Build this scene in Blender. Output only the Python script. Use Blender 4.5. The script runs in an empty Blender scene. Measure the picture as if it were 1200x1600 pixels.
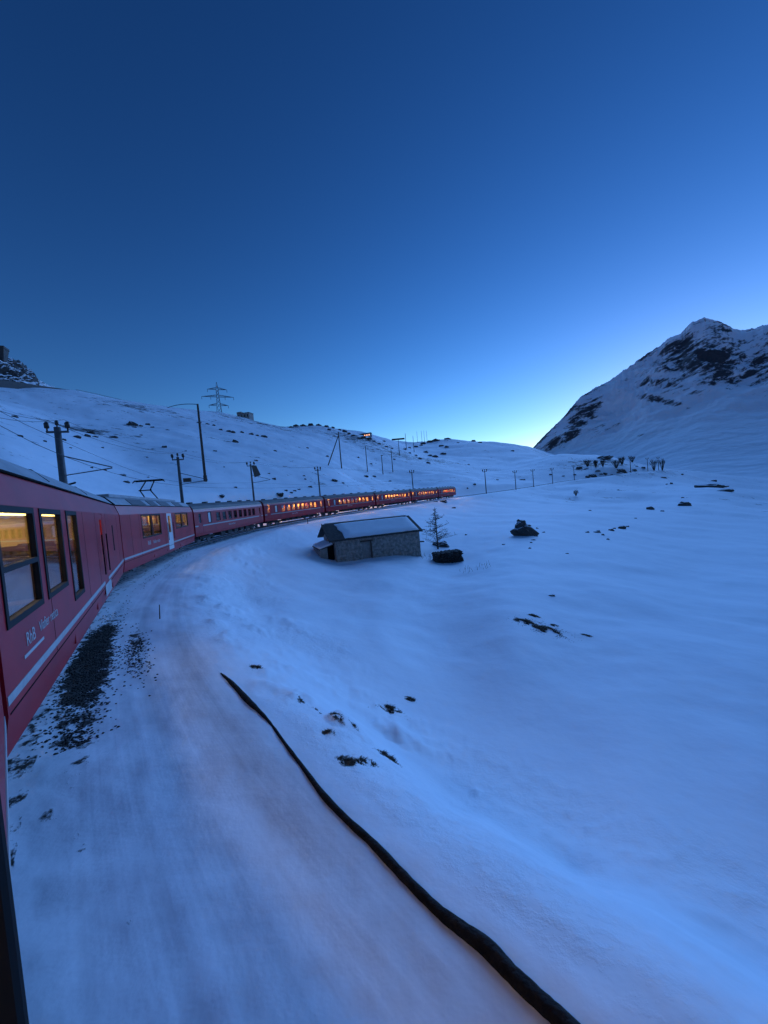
import bpy, math, random
import numpy as np
from mathutils import Vector, Matrix, noise as mnoise

SC = bpy.context.scene
COL = SC.collection
R = math.radians

# ------------------------------------------------------------------ camera
CAM_Z = 2.5                       # metres above the rails
PITCH, ROLL = R(-2.0), R(5.0)
camd = bpy.data.cameras.new('camera')
cam = bpy.data.objects.new('camera', camd)
COL.objects.link(cam)
SC.camera = cam
camd.sensor_fit = 'HORIZONTAL'
camd.sensor_width = 36.0
camd.lens = 18.0
camd.clip_start = 0.02
camd.clip_end = 20000
CF = Vector((0, math.cos(PITCH), math.sin(PITCH)))
_u0 = Vector((0, -math.sin(PITCH), math.cos(PITCH)))
_x0 = Vector((1, 0, 0))
CR = _x0 * math.cos(ROLL) - _u0 * math.sin(ROLL)
CU = _x0 * math.sin(ROLL) + _u0 * math.cos(ROLL)
_m = Matrix((CR, CU, -CF)).transposed().to_4x4()
_m.translation = (0, 0, CAM_Z)
cam.matrix_world = _m
CPOS = Vector((0, 0, CAM_Z))

# ------------------------------------------------------------------ sky, dusk light, exposure
world = bpy.data.worlds.new("World")
SC.world = world
world.use_nodes = True
_n = world.node_tree.nodes
_l = world.node_tree.links
sky = _n.new('ShaderNodeTexSky')
sky.sky_type = 'NISHITA'
sky.sun_disc = False
sky.sun_elevation = R(0.0)
sky.sun_rotation = R(40)
sky.altitude = 2200
sky.air_density = 1.0
sky.dust_density = 0.6
sky.ozone_density = 2.5
_gam = _n.new('ShaderNodeGamma')
_gam.inputs[1].default_value = 1.48
_l.new(sky.outputs[0], _gam.inputs[0])
_hs = _n.new('ShaderNodeHueSaturation')
_hs.inputs['Hue'].default_value = 0.502
_hs.inputs['Saturation'].default_value = 1.05
_l.new(_gam.outputs[0], _hs.inputs['Color'])
_l.new(_hs.outputs[0], _n['Background'].inputs[0])
_n['Background'].inputs[1].default_value = 0.15

sund = bpy.data.lights.new('sun', 'SUN')
sund.energy = 0.50
sund.angle = R(50)
sund.color = (0.17, 0.41, 1.0)
sun = bpy.data.objects.new('sun', sund)
COL.objects.link(sun)
_az, _el = R(30), R(19)
_dir = Vector((math.sin(_az) * math.cos(_el), math.cos(_az) * math.cos(_el), math.sin(_el)))
sun.rotation_euler = _dir.to_track_quat('Z', 'Y').to_euler()

SC.view_settings.view_transform = 'Standard'
SC.view_settings.look = 'None'
SC.view_settings.gamma = 1.0
SC.view_settings.exposure = 2.5
SC.cycles.max_bounces = 6
SC.cycles.transparent_max_bounces = 24
SC.cycles.use_denoising = True
SC.cycles.sample_clamp_indirect = 4.0

rng = random.Random(7)
nrng = np.random.default_rng(5)


# ------------------------------------------------------------------ helpers
def pix(px, py, depth):
    """point seen at photo pixel px,py at a distance along the view axis"""
    return CPOS + depth * (CF + CR * ((px - 600) / 600) + CU * ((800 - py) / 600))


def tag(o, label=None, cat=None, group=None, kind=None):
    if label: o['label'] = label
    if cat: o['category'] = cat
    if group: o['group'] = group
    if kind: o['kind'] = kind
    return o


def empty(name, loc=(0, 0, 0), rz=0.0):
    o = bpy.data.objects.new(name, None)
    COL.objects.link(o)
    o.location = loc
    o.rotation_euler = (0, 0, rz)
    o.empty_display_size = 0.2
    return o


class MB:
    def __init__(s):
        s.v, s.f = [], []

    def add(s, vs, fs):
        b = len(s.v)
        s.v += [tuple(p) for p in vs]
        s.f += [tuple(i + b for i in f) for f in fs]
        return s

    def box(s, x0, x1, y0, y1, z0, z1):
        return s.add([(x0, y0, z0), (x1, y0, z0), (x1, y1, z0), (x0, y1, z0),
                      (x0, y0, z1), (x1, y0, z1), (x1, y1, z1), (x0, y1, z1)],
                     [(3, 2, 1, 0), (4, 5, 6, 7), (0, 1, 5, 4), (1, 2, 6, 5), (2, 3, 7, 6), (3, 0, 4, 7)])

    def tube(s, pts, rad, n=6, caps=True):
        pts = [Vector(p) for p in pts]
        if not hasattr(rad, '__len__'): rad = [rad] * len(pts)
        rings = []
        b = len(s.v)
        prev = None
        for i, p in enumerate(pts):
            d = (pts[min(i + 1, len(pts) - 1)] - pts[max(i - 1, 0)])
            d = d.normalized() if d.length > 1e-9 else Vector((0, 0, 1))
            if prev is None:
                a = d.cross(Vector((0, 0, 1)))
                if a.length < 1e-3: a = d.cross(Vector((1, 0, 0)))
            else:
                a = prev - d * prev.dot(d)
                if a.length < 1e-4: a = d.cross(Vector((1, 0, 0.3)))
            a.normalize()
            prev = a
            c = d.cross(a)
            for k in range(n):
                t = 2 * math.pi * k / n
                s.v.append(tuple(p + (a * math.cos(t) + c * math.sin(t)) * rad[i]))
        for i in range(len(pts) - 1):
            for k in range(n):
                k2 = (k + 1) % n
                s.f.append((b + i * n + k, b + i * n + k2, b + (i + 1) * n + k2, b + (i + 1) * n + k))
        if caps:
            s.f.append(tuple(b + k for k in reversed(range(n))))
            s.f.append(tuple(b + (len(pts) - 1) * n + k for k in range(n)))
        return s

    def strip(s, prof, x0, x1, closed=False):
        """extrude a profile of (y, z) points along x"""
        n = len(prof)
        b = len(s.v)
        for x in (x0, x1):
            for (y, z) in prof: s.v.append((x, y, z))
        for i in range(n if closed else n - 1):
            j = (i + 1) % n
            s.f.append((b + i, b + j, b + n + j, b + n + i))
        return s

    def mesh(s, name, mat, smooth=False):
        me = bpy.data.meshes.new(name)
        me.from_pydata(s.v, [], s.f)
        if mat is not None: me.materials.append(mat)
        if smooth: me.polygons.foreach_set('use_smooth', [True] * len(me.polygons))
        me.update()
        return me

    def build(s, name, mat, parent=None, smooth=False, bevel=0.0):
        o = bpy.data.objects.new(name, s.mesh(name, mat, smooth))
        COL.objects.link(o)
        if parent is not None: o.parent = parent
        if bevel:
            m = o.modifiers.new('bevel', 'BEVEL')
            m.width = bevel
            m.segments = 2
            m.limit_method = 'ANGLE'
        return o


def put(me, name, loc, rot=(0, 0, 0), scale=(1, 1, 1), parent=None):
    o = bpy.data.objects.new(name, me)
    COL.objects.link(o)
    o.location, o.rotation_euler, o.scale = loc, rot, scale
    if parent is not None: o.parent = parent
    return o


# ------------------------------------------------------------------ materials
def mat(name, col, rough=0.6, metal=0.0, var=0.0, vscale=6.0, bump=0.0, bscale=20.0, spec=0.5, coat=0.0):
    m = bpy.data.materials.new(name)
    m.use_nodes = True
    nt = m.node_tree
    p = nt.nodes['Principled BSDF']
    p.inputs['Base Color'].default_value = (*col, 1)
    p.inputs['Roughness'].default_value = rough
    p.inputs['Metallic'].default_value = metal
    p.inputs['Specular IOR Level'].default_value = spec
    p.inputs['Coat Weight'].default_value = coat
    if var or bump:
        tc = nt.nodes.new('ShaderNodeTexCoord')
    if var:
        nz = nt.nodes.new('ShaderNodeTexNoise')
        nz.inputs['Scale'].default_value = vscale
        nz.inputs['Detail'].default_value = 6
        nz.inputs['Roughness'].default_value = 0.65
        nt.links.new(tc.outputs['Object'], nz.inputs['Vector'])
        mx = nt.nodes.new('ShaderNodeMix')
        mx.data_type = 'RGBA'
        mx.inputs['A'].default_value = (*[c * (1 - var) for c in col], 1)
        mx.inputs['B'].default_value = (*[min(1, c * (1 + var)) for c in col], 1)
        rp = nt.nodes.new('ShaderNodeMapRange')
        rp.inputs['From Min'].default_value = 0.3
        rp.inputs['From Max'].default_value = 0.7
        nt.links.new(nz.outputs['Fac'], rp.inputs['Value'])
        nt.links.new(rp.outputs['Result'], mx.inputs['Factor'])
        nt.links.new(mx.outputs['Result'], p.inputs['Base Color'])
    if bump:
        nb = nt.nodes.new('ShaderNodeTexNoise')
        nb.inputs['Scale'].default_value = bscale
        nb.inputs['Detail'].default_value = 5
        nt.links.new(tc.outputs['Object'], nb.inputs['Vector'])
        bn = nt.nodes.new('ShaderNodeBump')
        bn.inputs['Strength'].default_value = bump
        bn.inputs['Distance'].default_value = 0.05
        nt.links.new(nb.outputs['Fac'], bn.inputs['Height'])
        nt.links.new(bn.outputs['Normal'], p.inputs['Normal'])
    return m


def emission(name, col, strength):
    m = bpy.data.materials.new(name)
    m.use_nodes = True
    p = m.node_tree.nodes['Principled BSDF']
    p.inputs['Base Color'].default_value = (0.8, 0.8, 0.8, 1)
    p.inputs['Emission Color'].default_value = (*col, 1)
    p.inputs['Emission Strength'].default_value = strength
    return m


def glass(name, tint=(0.85, 0.88, 0.88)):
    m = bpy.data.materials.new(name)
    m.use_nodes = True
    nt = m.node_tree
    nt.nodes.remove(nt.nodes['Principled BSDF'])
    out = nt.nodes['Material Output']
    tr = nt.nodes.new('ShaderNodeBsdfTransparent')
    tr.inputs[0].default_value = (*tint, 1)
    gl = nt.nodes.new('ShaderNodeBsdfGlossy')
    gl.inputs['Roughness'].default_value = 0.03
    lw = nt.nodes.new('ShaderNodeLayerWeight')
    lw.inputs['Blend'].default_value = 0.5
    pw = nt.nodes.new('ShaderNodeMath'); pw.operation = 'POWER'
    nt.links.new(lw.outputs['Facing'], pw.inputs[0]); pw.inputs[1].default_value = 4.0
    fr = nt.nodes.new('ShaderNodeMath'); fr.operation = 'MULTIPLY_ADD'
    nt.links.new(pw.outputs[0], fr.inputs[0]); fr.inputs[1].default_value = 0.85; fr.inputs[2].default_value = 0.05
    mx = nt.nodes.new('ShaderNodeMixShader')
    nt.links.new(fr.outputs[0], mx.inputs[0])
    nt.links.new(tr.outputs[0], mx.inputs[1])
    nt.links.new(gl.outputs[0], mx.inputs[2])
    nt.links.new(mx.outputs[0], out.inputs['Surface'])
    return m


SNOW_COL = (0.84, 0.88, 0.93)
ROCK_COL = (0.075, 0.07, 0.068)


def snow_rock(name, lo, hi, nscale, namp, rock=ROCK_COL, bump=0.4, bscale=2.0, bdist=0.3, stretch=(1, 1, 1), hatt=None, dip=0, nzw=1.0):
    """snow that lies on flat places, dark rock where the face is steep (slope plus noise)"""
    m = bpy.data.materials.new(name)
    m.use_nodes = True
    nt = m.node_tree
    N, L = nt.nodes, nt.links
    p = N['Principled BSDF']
    p.inputs['Roughness'].default_value = 0.75
    p.inputs['Specular IOR Level'].default_value = 0.2
    tc = N.new('ShaderNodeTexCoord')
    geo = N.new('ShaderNodeNewGeometry')
    sep = N.new('ShaderNodeSeparateXYZ')
    L.new(geo.outputs['Normal'], sep.inputs[0])
    mp = N.new('ShaderNodeMapping')
    mp.inputs['Scale'].default_value = stretch
    src = tc.outputs['Object']
    if dip:
        for rot in ((0, 0, R(40)), (0, R(dip), 0)):
            q = N.new('ShaderNodeMapping'); q.inputs['Rotation'].default_value = rot
            L.new(src, q.inputs['Vector']); src = q.outputs[0]
    L.new(src, mp.inputs['Vector'])
    nz = N.new('ShaderNodeTexNoise')
    nz.inputs['Scale'].default_value = nscale
    nz.inputs['Detail'].default_value = 9
    nz.inputs['Roughness'].default_value = 0.76 if dip else 0.68
    L.new(mp.outputs[0], nz.inputs['Vector'])
    ma = N.new('ShaderNodeMath'); ma.operation = 'MULTIPLY_ADD'
    L.new(nz.outputs['Fac'], ma.inputs[0])
    ma.inputs[1].default_value = namp
    nw = N.new('ShaderNodeMath'); nw.operation = 'MULTIPLY'; nw.inputs[1].default_value = nzw
    L.new(sep.outputs['Z'], nw.inputs[0])
    L.new(nw.outputs[0], ma.inputs[2])
    val = ma.outputs[0]
    if hatt:
        at = N.new('ShaderNodeAttribute'); at.attribute_name = hatt
        m2 = N.new('ShaderNodeMath'); m2.operation = 'SUBTRACT'
        L.new(val, m2.inputs[0]); L.new(at.outputs['Fac'], m2.inputs[1])
        val = m2.outputs[0]
    rp = N.new('ShaderNodeMapRange')
    rp.inputs['From Min'].default_value = lo
    rp.inputs['From Max'].default_value = hi
    L.new(val, rp.inputs['Value'])
    n2 = N.new('ShaderNodeTexNoise')
    n2.inputs['Scale'].default_value = nscale * 6
    n2.inputs['Detail'].default_value = 4
    L.new(tc.outputs['Object'], n2.inputs['Vector'])
    rk = N.new('ShaderNodeMix'); rk.data_type = 'RGBA'
    rk.inputs['A'].default_value = (*[c * 0.45 for c in rock], 1)
    rk.inputs['B'].default_value = (*[c * 1.5 for c in rock], 1)
    L.new(n2.outputs['Fac'], rk.inputs['Factor'])
    mx = N.new('ShaderNodeMix'); mx.data_type = 'RGBA'
    L.new(rp.outputs['Result'], mx.inputs['Factor'])
    L.new(rk.outputs['Result'], mx.inputs['A'])
    mx.inputs['B'].default_value = (*SNOW_COL, 1)
    L.new(mx.outputs['Result'], p.inputs['Base Color'])
    nb = N.new('ShaderNodeTexNoise')
    nb.inputs['Scale'].default_value = bscale
    nb.inputs['Detail'].default_value = 6
    L.new(tc.outputs['Object'], nb.inputs['Vector'])
    bn = N.new('ShaderNodeBump')
    bn.inputs['Strength'].default_value = bump
    bn.inputs['Distance'].default_value = bdist
    L.new(nb.outputs['Fac'], bn.inputs['Height'])
    L.new(bn.outputs['Normal'], p.inputs['Normal'])
    return m


def terrain_mat():
    m = bpy.data.materials.new('snow_ground')
    m.use_nodes = True
    nt = m.node_tree
    N, L = nt.nodes, nt.links
    p = N['Principled BSDF']
    p.inputs['Roughness'].default_value = 0.7
    p.inputs['Specular IOR Level'].default_value = 0.25
    tc = N.new('ShaderNodeTexCoord')

    def noise(scale, detail=5, rough=0.6, vec=None):
        n = N.new('ShaderNodeTexNoise')
        n.inputs['Scale'].default_value = scale
        n.inputs['Detail'].default_value = detail
        n.inputs['Roughness'].default_value = rough
        L.new(vec if vec else tc.outputs['Object'], n.inputs['Vector'])
        return n.outputs['Fac']

    def att(a):
        n = N.new('ShaderNodeAttribute'); n.attribute_name = a
        return n.outputs['Fac']

    def math_(op, a, b):
        n = N.new('ShaderNodeMath'); n.operation = op
        for i, q in enumerate((a, b)):
            if isinstance(q, (int, float)): n.inputs[i].default_value = q
            else: L.new(q, n.inputs[i])
        return n.outputs[0]

    def rng_(v, a, b, c=0.0, d=1.0):
        n = N.new('ShaderNodeMapRange')
        n.inputs['From Min'].default_value = a; n.inputs['From Max'].default_value = b
        n.inputs['To Min'].default_value = c; n.inputs['To Max'].default_value = d
        L.new(v, n.inputs['Value'])
        return n.outputs['Result']

    def mix(f, a, b):
        n = N.new('ShaderNodeMix'); n.data_type = 'RGBA'
        L.new(f, n.inputs['Factor'])
        for k, q in (('A', a), ('B', b)):
            if isinstance(q, tuple): n.inputs[k].default_value = (*q, 1)
            else: L.new(q, n.inputs[k])
        return n.outputs['Result']

    # coordinates along and across the track for the streaks that the trains and ploughs leave
    cmb = N.new('ShaderNodeCombineXYZ')
    L.new(math_('MULTIPLY', att('across'), 2.2), cmb.inputs[0])
    L.new(math_('MULTIPLY', att('along'), 0.07), cmb.inputs[1])
    streak = noise(1.0, 4, 0.5, cmb.outputs[0])
    shoulder = att('shoulder')
    col = mix(rng_(noise(0.7, 6), 0.35, 0.7), SNOW_COL, (0.79, 0.835, 0.90))
    dirt = math_('MULTIPLY', rng_(streak, 0.45, 0.75), math_('MULTIPLY', shoulder, 0.55))
    col = mix(dirt, col, (0.36, 0.38, 0.42))
    # dry grass tips and stones that show through thin snow on the hillsides
    spk = math_('ADD', noise(0.16, 7, 0.72), math_('MULTIPLY', noise(1.1, 5, 0.7), 0.42))
    spk = math_('ADD', spk, math_('MULTIPLY', att('rocky'), 0.16))
    fleck = math_('MULTIPLY', rng_(spk, 0.83, 0.89), att('hill'))
    col = mix(fleck, col, (0.06, 0.058, 0.055))
    # bare ballast beside the rails
    gm = math_('ADD', att('bare'), math_('MULTIPLY', math_('SUBTRACT', noise(3.2, 6, 0.7), 0.5), 1.7))
    gmask = rng_(gm, 0.46, 0.6)
    gcol = mix(noise(30, 3), (0.018, 0.017, 0.017), (0.085, 0.078, 0.07))
    col = mix(gmask, col, gcol)
    L.new(col, p.inputs['Base Color'])
    h = math_('ADD', math_('MULTIPLY', noise(1.6, 5, 0.5), 0.10), math_('MULTIPLY', noise(26, 4, 0.6), 0.0025))
    h = math_('ADD', h, math_('MULTIPLY', math_('MULTIPLY', streak, shoulder), 0.06))
    h = math_('ADD', h, math_('MULTIPLY', math_('MULTIPLY', noise(22, 3), gmask), 0.05))
    h = math_('ADD', h, math_('MULTIPLY', math_('MULTIPLY', rng_(noise(5.5, 6, 0.7), 0.45, 0.8), att('crust')), 0.16))
    bn = N.new('ShaderNodeBump')
    bn.inputs['Strength'].default_value = 0.32
    bn.inputs['Distance'].default_value = 1.0
    L.new(h, bn.inputs['Height'])
    L.new(bn.outputs['Normal'], p.inputs['Normal'])
    return m


M = {}
M['red'] = mat('carriage_red', (0.37, 0.007, 0.015), 0.42, var=0.2, vscale=1.1, spec=0.35, coat=0.08)
M['red_old'] = mat('old_carriage_red', (0.38, 0.009, 0.018), 0.45, var=0.25, vscale=1.5)
M['roof_grey'] = mat('roof_light_grey', (0.30, 0.31, 0.33), 0.6, var=0.25, vscale=2.0)
M['roof_dark'] = mat('roof_dark_grey', (0.075, 0.075, 0.078), 0.7, var=0.35, vscale=1.5)
M['panel_dark'] = mat('roof_panel_dark', (0.06, 0.062, 0.07), 0.6)
M['stripe'] = mat('silver_stripe', (0.40, 0.40, 0.40), 0.5, var=0.15)
M['cream'] = mat('cream_line', (0.62, 0.55, 0.38), 0.5)
M['door_pale'] = mat('pale_door', (0.60, 0.61, 0.62), 0.4)
M['black'] = mat('black_rubber', (0.008, 0.008, 0.009), 0.9, spec=0.1)
M['frame'] = mat('dark_frame', (0.012, 0.012, 0.014), 0.7, spec=0.25)
M['under'] = mat('underframe_black', (0.03, 0.028, 0.027), 0.8, var=0.4)
M['steel'] = mat('wheel_steel', (0.16, 0.15, 0.15), 0.45, metal=0.6)
M['lining'] = mat('cream_lining', (0.66, 0.54, 0.34), 0.6)
M['seat'] = mat('seat_fabric', (0.09, 0.06, 0.05), 0.8, var=0.3)
M['white'] = mat('white_letters', (0.45, 0.45, 0.45), 0.5)
M['frost'] = mat('frosted_pane', (0.70, 0.72, 0.74), 0.4)
M['glass'] = glass('window_glass')
M['glass_dark'] = glass('tinted_glass', (0.30, 0.31, 0.32))
M['lamp'] = emission('ceiling_lamp_light', (1.0, 0.50, 0.14), 12.0)
M['lamp_new'] = emission('ceiling_lamp_light_new', (1.0, 0.64, 0.16), 2.6)
M['lamp_house'] = emission('house_window_light', (1.0, 0.40, 0.15), 0.4)
M['mast'] = mat('grey_mast', (0.085, 0.085, 0.09), 0.7, var=0.3, vscale=3)
M['wood'] = mat('weathered_wood', (0.075, 0.055, 0.045), 0.85, var=0.4, vscale=4)
M['insul'] = mat('brown_insulator', (0.03, 0.022, 0.02), 0.35)
M['wire'] = mat('wire_dark', (0.03, 0.03, 0.032), 0.6)
M['lattice'] = mat('galvanised_steel', (0.16, 0.17, 0.18), 0.6)
M['pipe'] = mat('dark_pipe', (0.018, 0.016, 0.015), 0.85, var=0.6, vscale=9, bump=0.6, bscale=25, spec=0.2)
M['rail'] = mat('rail_steel', (0.10, 0.085, 0.075), 0.5, metal=0.5)
M['rock'] = snow_rock('rock_with_snow', 1.02, 1.14, 1.6, 0.5, bump=0.6, bscale=3, bdist=0.15)
M['crag'] = snow_rock('crag_snow_rock', 0.74, 0.84, 0.22, 0.30, rock=(0.035, 0.033, 0.033), bump=0.6, bscale=0.6, bdist=0.6)
M['mountain'] = snow_rock('mountain_snow_rock', 0.63, 0.715, 0.026, 1.05, rock=(0.06, 0.06, 0.066), bump=0.6, bscale=0.02, bdist=18, stretch=(0.42, 0.6, 1.5), hatt='crag', dip=30, nzw=0.35)
M['drystone'] = mat('dry_stone', (0.045, 0.042, 0.04), 0.9, var=0.6, vscale=3.5, bump=1.0, bscale=6)
M['hutstone'] = mat('rubble_wall', (0.27, 0.255, 0.235), 0.9, var=0.6, vscale=3.6, bump=1.0, bscale=6)
M['plaster'] = mat('grey_plaster', (0.26, 0.25, 0.235), 0.9, var=0.3, vscale=2.5, bump=0.5, bscale=8)
M['slate'] = mat('roof_slate', (0.05, 0.047, 0.045), 0.85, var=0.5, vscale=4, bump=0.6)
M['snow'] = mat('roof_snow', SNOW_COL, 0.75, bump=0.5, bscale=3)
M['grass'] = mat('dry_grass', (0.05, 0.037, 0.022), 0.9, var=0.5, vscale=9)
M['twig'] = mat('bare_twigs', (0.055, 0.045, 0.04), 0.9)
M['sign'] = mat('grey_brown_board', (0.12, 0.10, 0.085), 0.8, var=0.3)
M['ballast'] = mat('ballast_stone', (0.05, 0.046, 0.042), 0.9, var=0.5, vscale=15)

# ------------------------------------------------------------------ track line
# right-hand wall of each carriage: corner points of the train (rear end of the first one to its front end ...)
JOINTS = [Vector(p) for p in ((-3.57, 3.42), (-10.8, 15.7), (-15.4, 31.0), (-15.0, 48.0), (-9.75, 64.2),
                              (-1.5, 79.0), (7.0, 93.9), (15.75, 108.5), (23.2, 121.0))]
HALF = 1.335


def right_of(d):
    return Vector((d.y, -d.x))


_d0 = Vector((-math.sin(R(45.0)), math.cos(R(45.0))))
_seg = [(JOINTS[i + 1] - JOINTS[i]).normalized() for i in range(len(JOINTS) - 1)]
OWN_END = JOINTS[0] - _d0 * 0.35
_ctr = [OWN_END - _d0 * 60 - right_of(_d0) * HALF + Vector((26, -14)), OWN_END - _d0 * 34 - right_of(_d0) * HALF + Vector((6, -2)),
        OWN_END - _d0 * 15 - right_of(_d0) * HALF]
for i, j in enumerate(JOINTS):
    d = _seg[min(i, len(_seg) - 1)] if i == 0 else (_seg[i - 1] + _seg[min(i, len(_seg) - 1)]).normalized()
    _ctr.append(j - right_of(d) * HALF)
for p in ((34.5, 140), (54, 167), (69.5, 186), (86, 203), (108, 221), (150, 243), (182, 256), (200, 272), (206, 300), (200, 345)):
    _ctr.append(Vector(p))


def catmull(pts, step=1.0):
    out = []
    n = len(pts)
    for i in range(n - 1):
        p0, p1, p2, p3 = pts[max(i - 1, 0)], pts[i], pts[i + 1], pts[min(i + 2, n - 1)]
        k = max(2, int((p2 - p1).length / step))
        for j in range(k):
            t = j / k
            out.append(0.5 * ((2 * p1) + (p2 - p0) * t + (2 * p0 - 5 * p1 + 4 * p2 - p3) * t * t + (3 * p1 - p0 - 3 * p2 + p3) * t ** 3))
    out.append(pts[-1])
    return out


TRK = np.array([(p.x, p.y) for p in catmull(_ctr, 1.5)])
TRK_S = np.concatenate([[0], np.cumsum(np.hypot(*np.diff(TRK, axis=0).T))])
# rail height along the line, keyed on the distance straight ahead of the camera
_TZ_Y = np.array([-200, 0, 35, 60, 80, 110, 140, 170, 190, 205, 222, 243, 256, 270, 330])
_TZ_Z = np.array([-1.0, 0, 0.0, 0.35, 0.6, 0.9, 1.1, 1.5, 2.0, 2.7, 3.7, 4.9, 5.4, 5.6, 6.0])


def rail_z(y):
    return np.interp(y, _TZ_Y, _TZ_Z)


def track_frame(x, y):
    """signed distance from the centre line (+ = right, inside of the curve), position along it, rail height there"""
    sh = np.shape(x)
    P = np.stack([np.ravel(x), np.ravel(y)], -1)
    n = len(TRK)
    coarse = np.arange(0, n, 8)
    C = TRK[coarse]
    D2 = (P * P).sum(1)[:, None] + (C * C).sum(1)[None] - 2 * P @ C.T
    k0 = coarse[np.argmin(D2, 1)]
    best = np.full(len(P), 1e9); side = np.zeros(len(P)); along = np.zeros(len(P)); ry = np.zeros(len(P))
    for o in range(-9, 9):
        i = np.clip(k0 + o, 0, n - 2)
        a = TRK[i]; ab = TRK[i + 1] - a
        L2 = (ab * ab).sum(1)
        t = np.clip(((P - a) * ab).sum(1) / L2, 0, 1)
        q = a + t[:, None] * ab
        dv = P - q
        d = np.hypot(dv[:, 0], dv[:, 1])
        m = d < best
        best = np.where(m, d, best)
        side = np.where(m, np.sign(ab[:, 1] * dv[:, 0] - ab[:, 0] * dv[:, 1]), side)
        along = np.where(m, TRK_S[i] + t * np.sqrt(L2), along)
        ry = np.where(m, q[:, 1], ry)
    return (best * side).reshape(sh), along.reshape(sh), rail_z(ry).reshape(sh)


# ------------------------------------------------------------------ terrain
# survey points: photo pixel and distance along the view axis
SURVEY = [
    (1200, 1600, 2.6), (900, 1400, 3.9), (700, 1300, 4.7), (600, 1100, 8.7), (450, 1000, 11.3), (600, 1000, 13.2), (800, 1000, 13),
    (1000, 1200, 6.5), (1200, 1200, 6.5), (1200, 1000, 14), (1000, 1000, 13.5), (600, 900, 26), (470, 885, 28), (400, 862, 31),
    (527, 879, 33.5), (658, 869, 36.3), (590, 874, 33), (700, 878, 35), (560, 850, 43), (650, 840, 45),
    (800, 890, 26), (820, 842, 42), (700, 832, 52), (720, 795, 92), (900, 900, 25), (900, 805, 72), (1000, 805, 82), (950, 850, 42),
    (1100, 900, 30), (1200, 900, 30), (1100, 803, 88), (1000, 760, 190), (1040, 742, 232), (1120, 765, 140), (1200, 800, 100), (1200, 765, 280),
    (1200, 745, 700), (1100, 752, 260), (860, 775, 160),
    # slope beyond the line, right
    (900, 738, 255), (950, 722, 275), (880, 707, 330), (930, 712, 320), (1000, 726, 300), (1040, 733, 290), (1080, 740, 320), (1130, 742, 420),
    (800, 722, 380), (760, 758, 175), (830, 752, 215), (830, 706, 560),
    # hillside on the left
    (323, 752, 60), (200, 722, 70), (0, 700, 32), (100, 662, 110), (300, 692, 110), (0, 640, 90), (0, 606, 190), (60, 607, 230), (120, 613, 262),
    (230, 637, 330), (340, 652, 400), (390, 660, 425), (450, 702, 150), (420, 668, 410), (460, 667, 480), (500, 662, 520), (545, 669, 545),
    (550, 745, 126), (533, 732, 132), (574, 737, 180), (600, 741, 200), (630, 725, 260), (530, 690, 330), (590, 700, 330), (650, 716, 320),
    (600, 683, 680), (650, 690, 760), (690, 685, 880), (740, 690, 920), (790, 696, 940), (830, 701, 960), (700, 742, 190), (720, 712, 450), (660, 705, 480),
    # falls away behind the crests
    (0, 640, 330), (120, 640, 420), (230, 665, 540), (340, 680, 640), (450, 695, 800), (540, 695, 850), (650, 712, 1250), (740, 712, 1400), (830, 722, 1400),
    (880, 735, 520), (950, 735, 480), (1040, 742, 600), (1200, 738, 1000),
]
_pts, _e = [], []
for (a, b, c) in SURVEY:
    w = pix(a, b, c)
    _pts.append((w.x, w.y)); _e.append((w.z - CAM_Z) / math.hypot(w.x, w.y))
# outside the frame: the hill goes on at the left and behind, the valley at the right and behind
for az, r, e in ((-70, 30, .10), (-70, 120, .26), (-70, 300, .33), (-70, 700, .20), (-110, 20, .02), (-110, 100, .22), (-110, 400, .25), (-150, 15, -.2), (-150, 90, .08),
                 (-150, 400, .15), (180, 12, -.42), (180, 60, -.06), (180, 300, .02), (140, 8, -.6), (140, 50, -.18), (140, 300, -.06), (100, 5, -.85), (100, 20, -.35),
                 (100, 80, -.15), (100, 300, -.06), (65, 4, -1.0), (65, 20, -.36), (65, 90, -.13), (65, 400, -.045), (-70, 6, -.47), (-110, 4, -.6), (180, 3, -.95), (60, 1200, .0)):
    _pts.append((r * math.sin(R(az)), r * math.cos(R(az)))); _e.append(e)
for az in range(-180, 180, 30):
    for r, e in ((3200, 0.02), (6000, 0.0)):
        _pts.append((r * math.sin(R(az)), r * math.cos(R(az)))); _e.append(e)
_pts = np.array(_pts); _e = np.array(_e)


def _uv(x, y):
    r = np.maximum(np.hypot(x, y), 1.0)
    k = 1.6
    return np.stack([k * x / r, k * y / r, 0.42 * np.log(r)], -1)


_U = _uv(_pts[:, 0], _pts[:, 1])


def _phi(d):
    return np.sqrt(d * d + 0.0025)


_A = _phi(np.linalg.norm(_U[:, None] - _U[None], axis=-1)) - 0.004 * np.eye(len(_U))
_n4 = np.concatenate([_U, np.ones((len(_U), 1))], 1)
_S = np.block([[_A, _n4], [_n4.T, np.zeros((4, 4))]])
_W = np.linalg.solve(_S, np.concatenate([_e, np.zeros(4)]))


def base_height(x, y):
    sh = x.shape
    u = _uv(x.ravel(), y.ravel())
    out = np.empty(len(u))
    for i in range(0, len(u), 20000):
        b = u[i:i + 20000]
        d = np.sqrt(np.maximum((b * b).sum(1)[:, None] + (_U * _U).sum(1)[None] - 2 * b @ _U.T, 0))
        out[i:i + 20000] = _phi(d) @ _W[:-4] + b @ _W[-4:-1] + _W[-1]
    r = np.maximum(np.hypot(x, y), 1.0)
    return out.reshape(sh) * r + CAM_Z


# value noise lattice (numpy) for relief
_LAT = nrng.random((257, 257))


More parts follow.
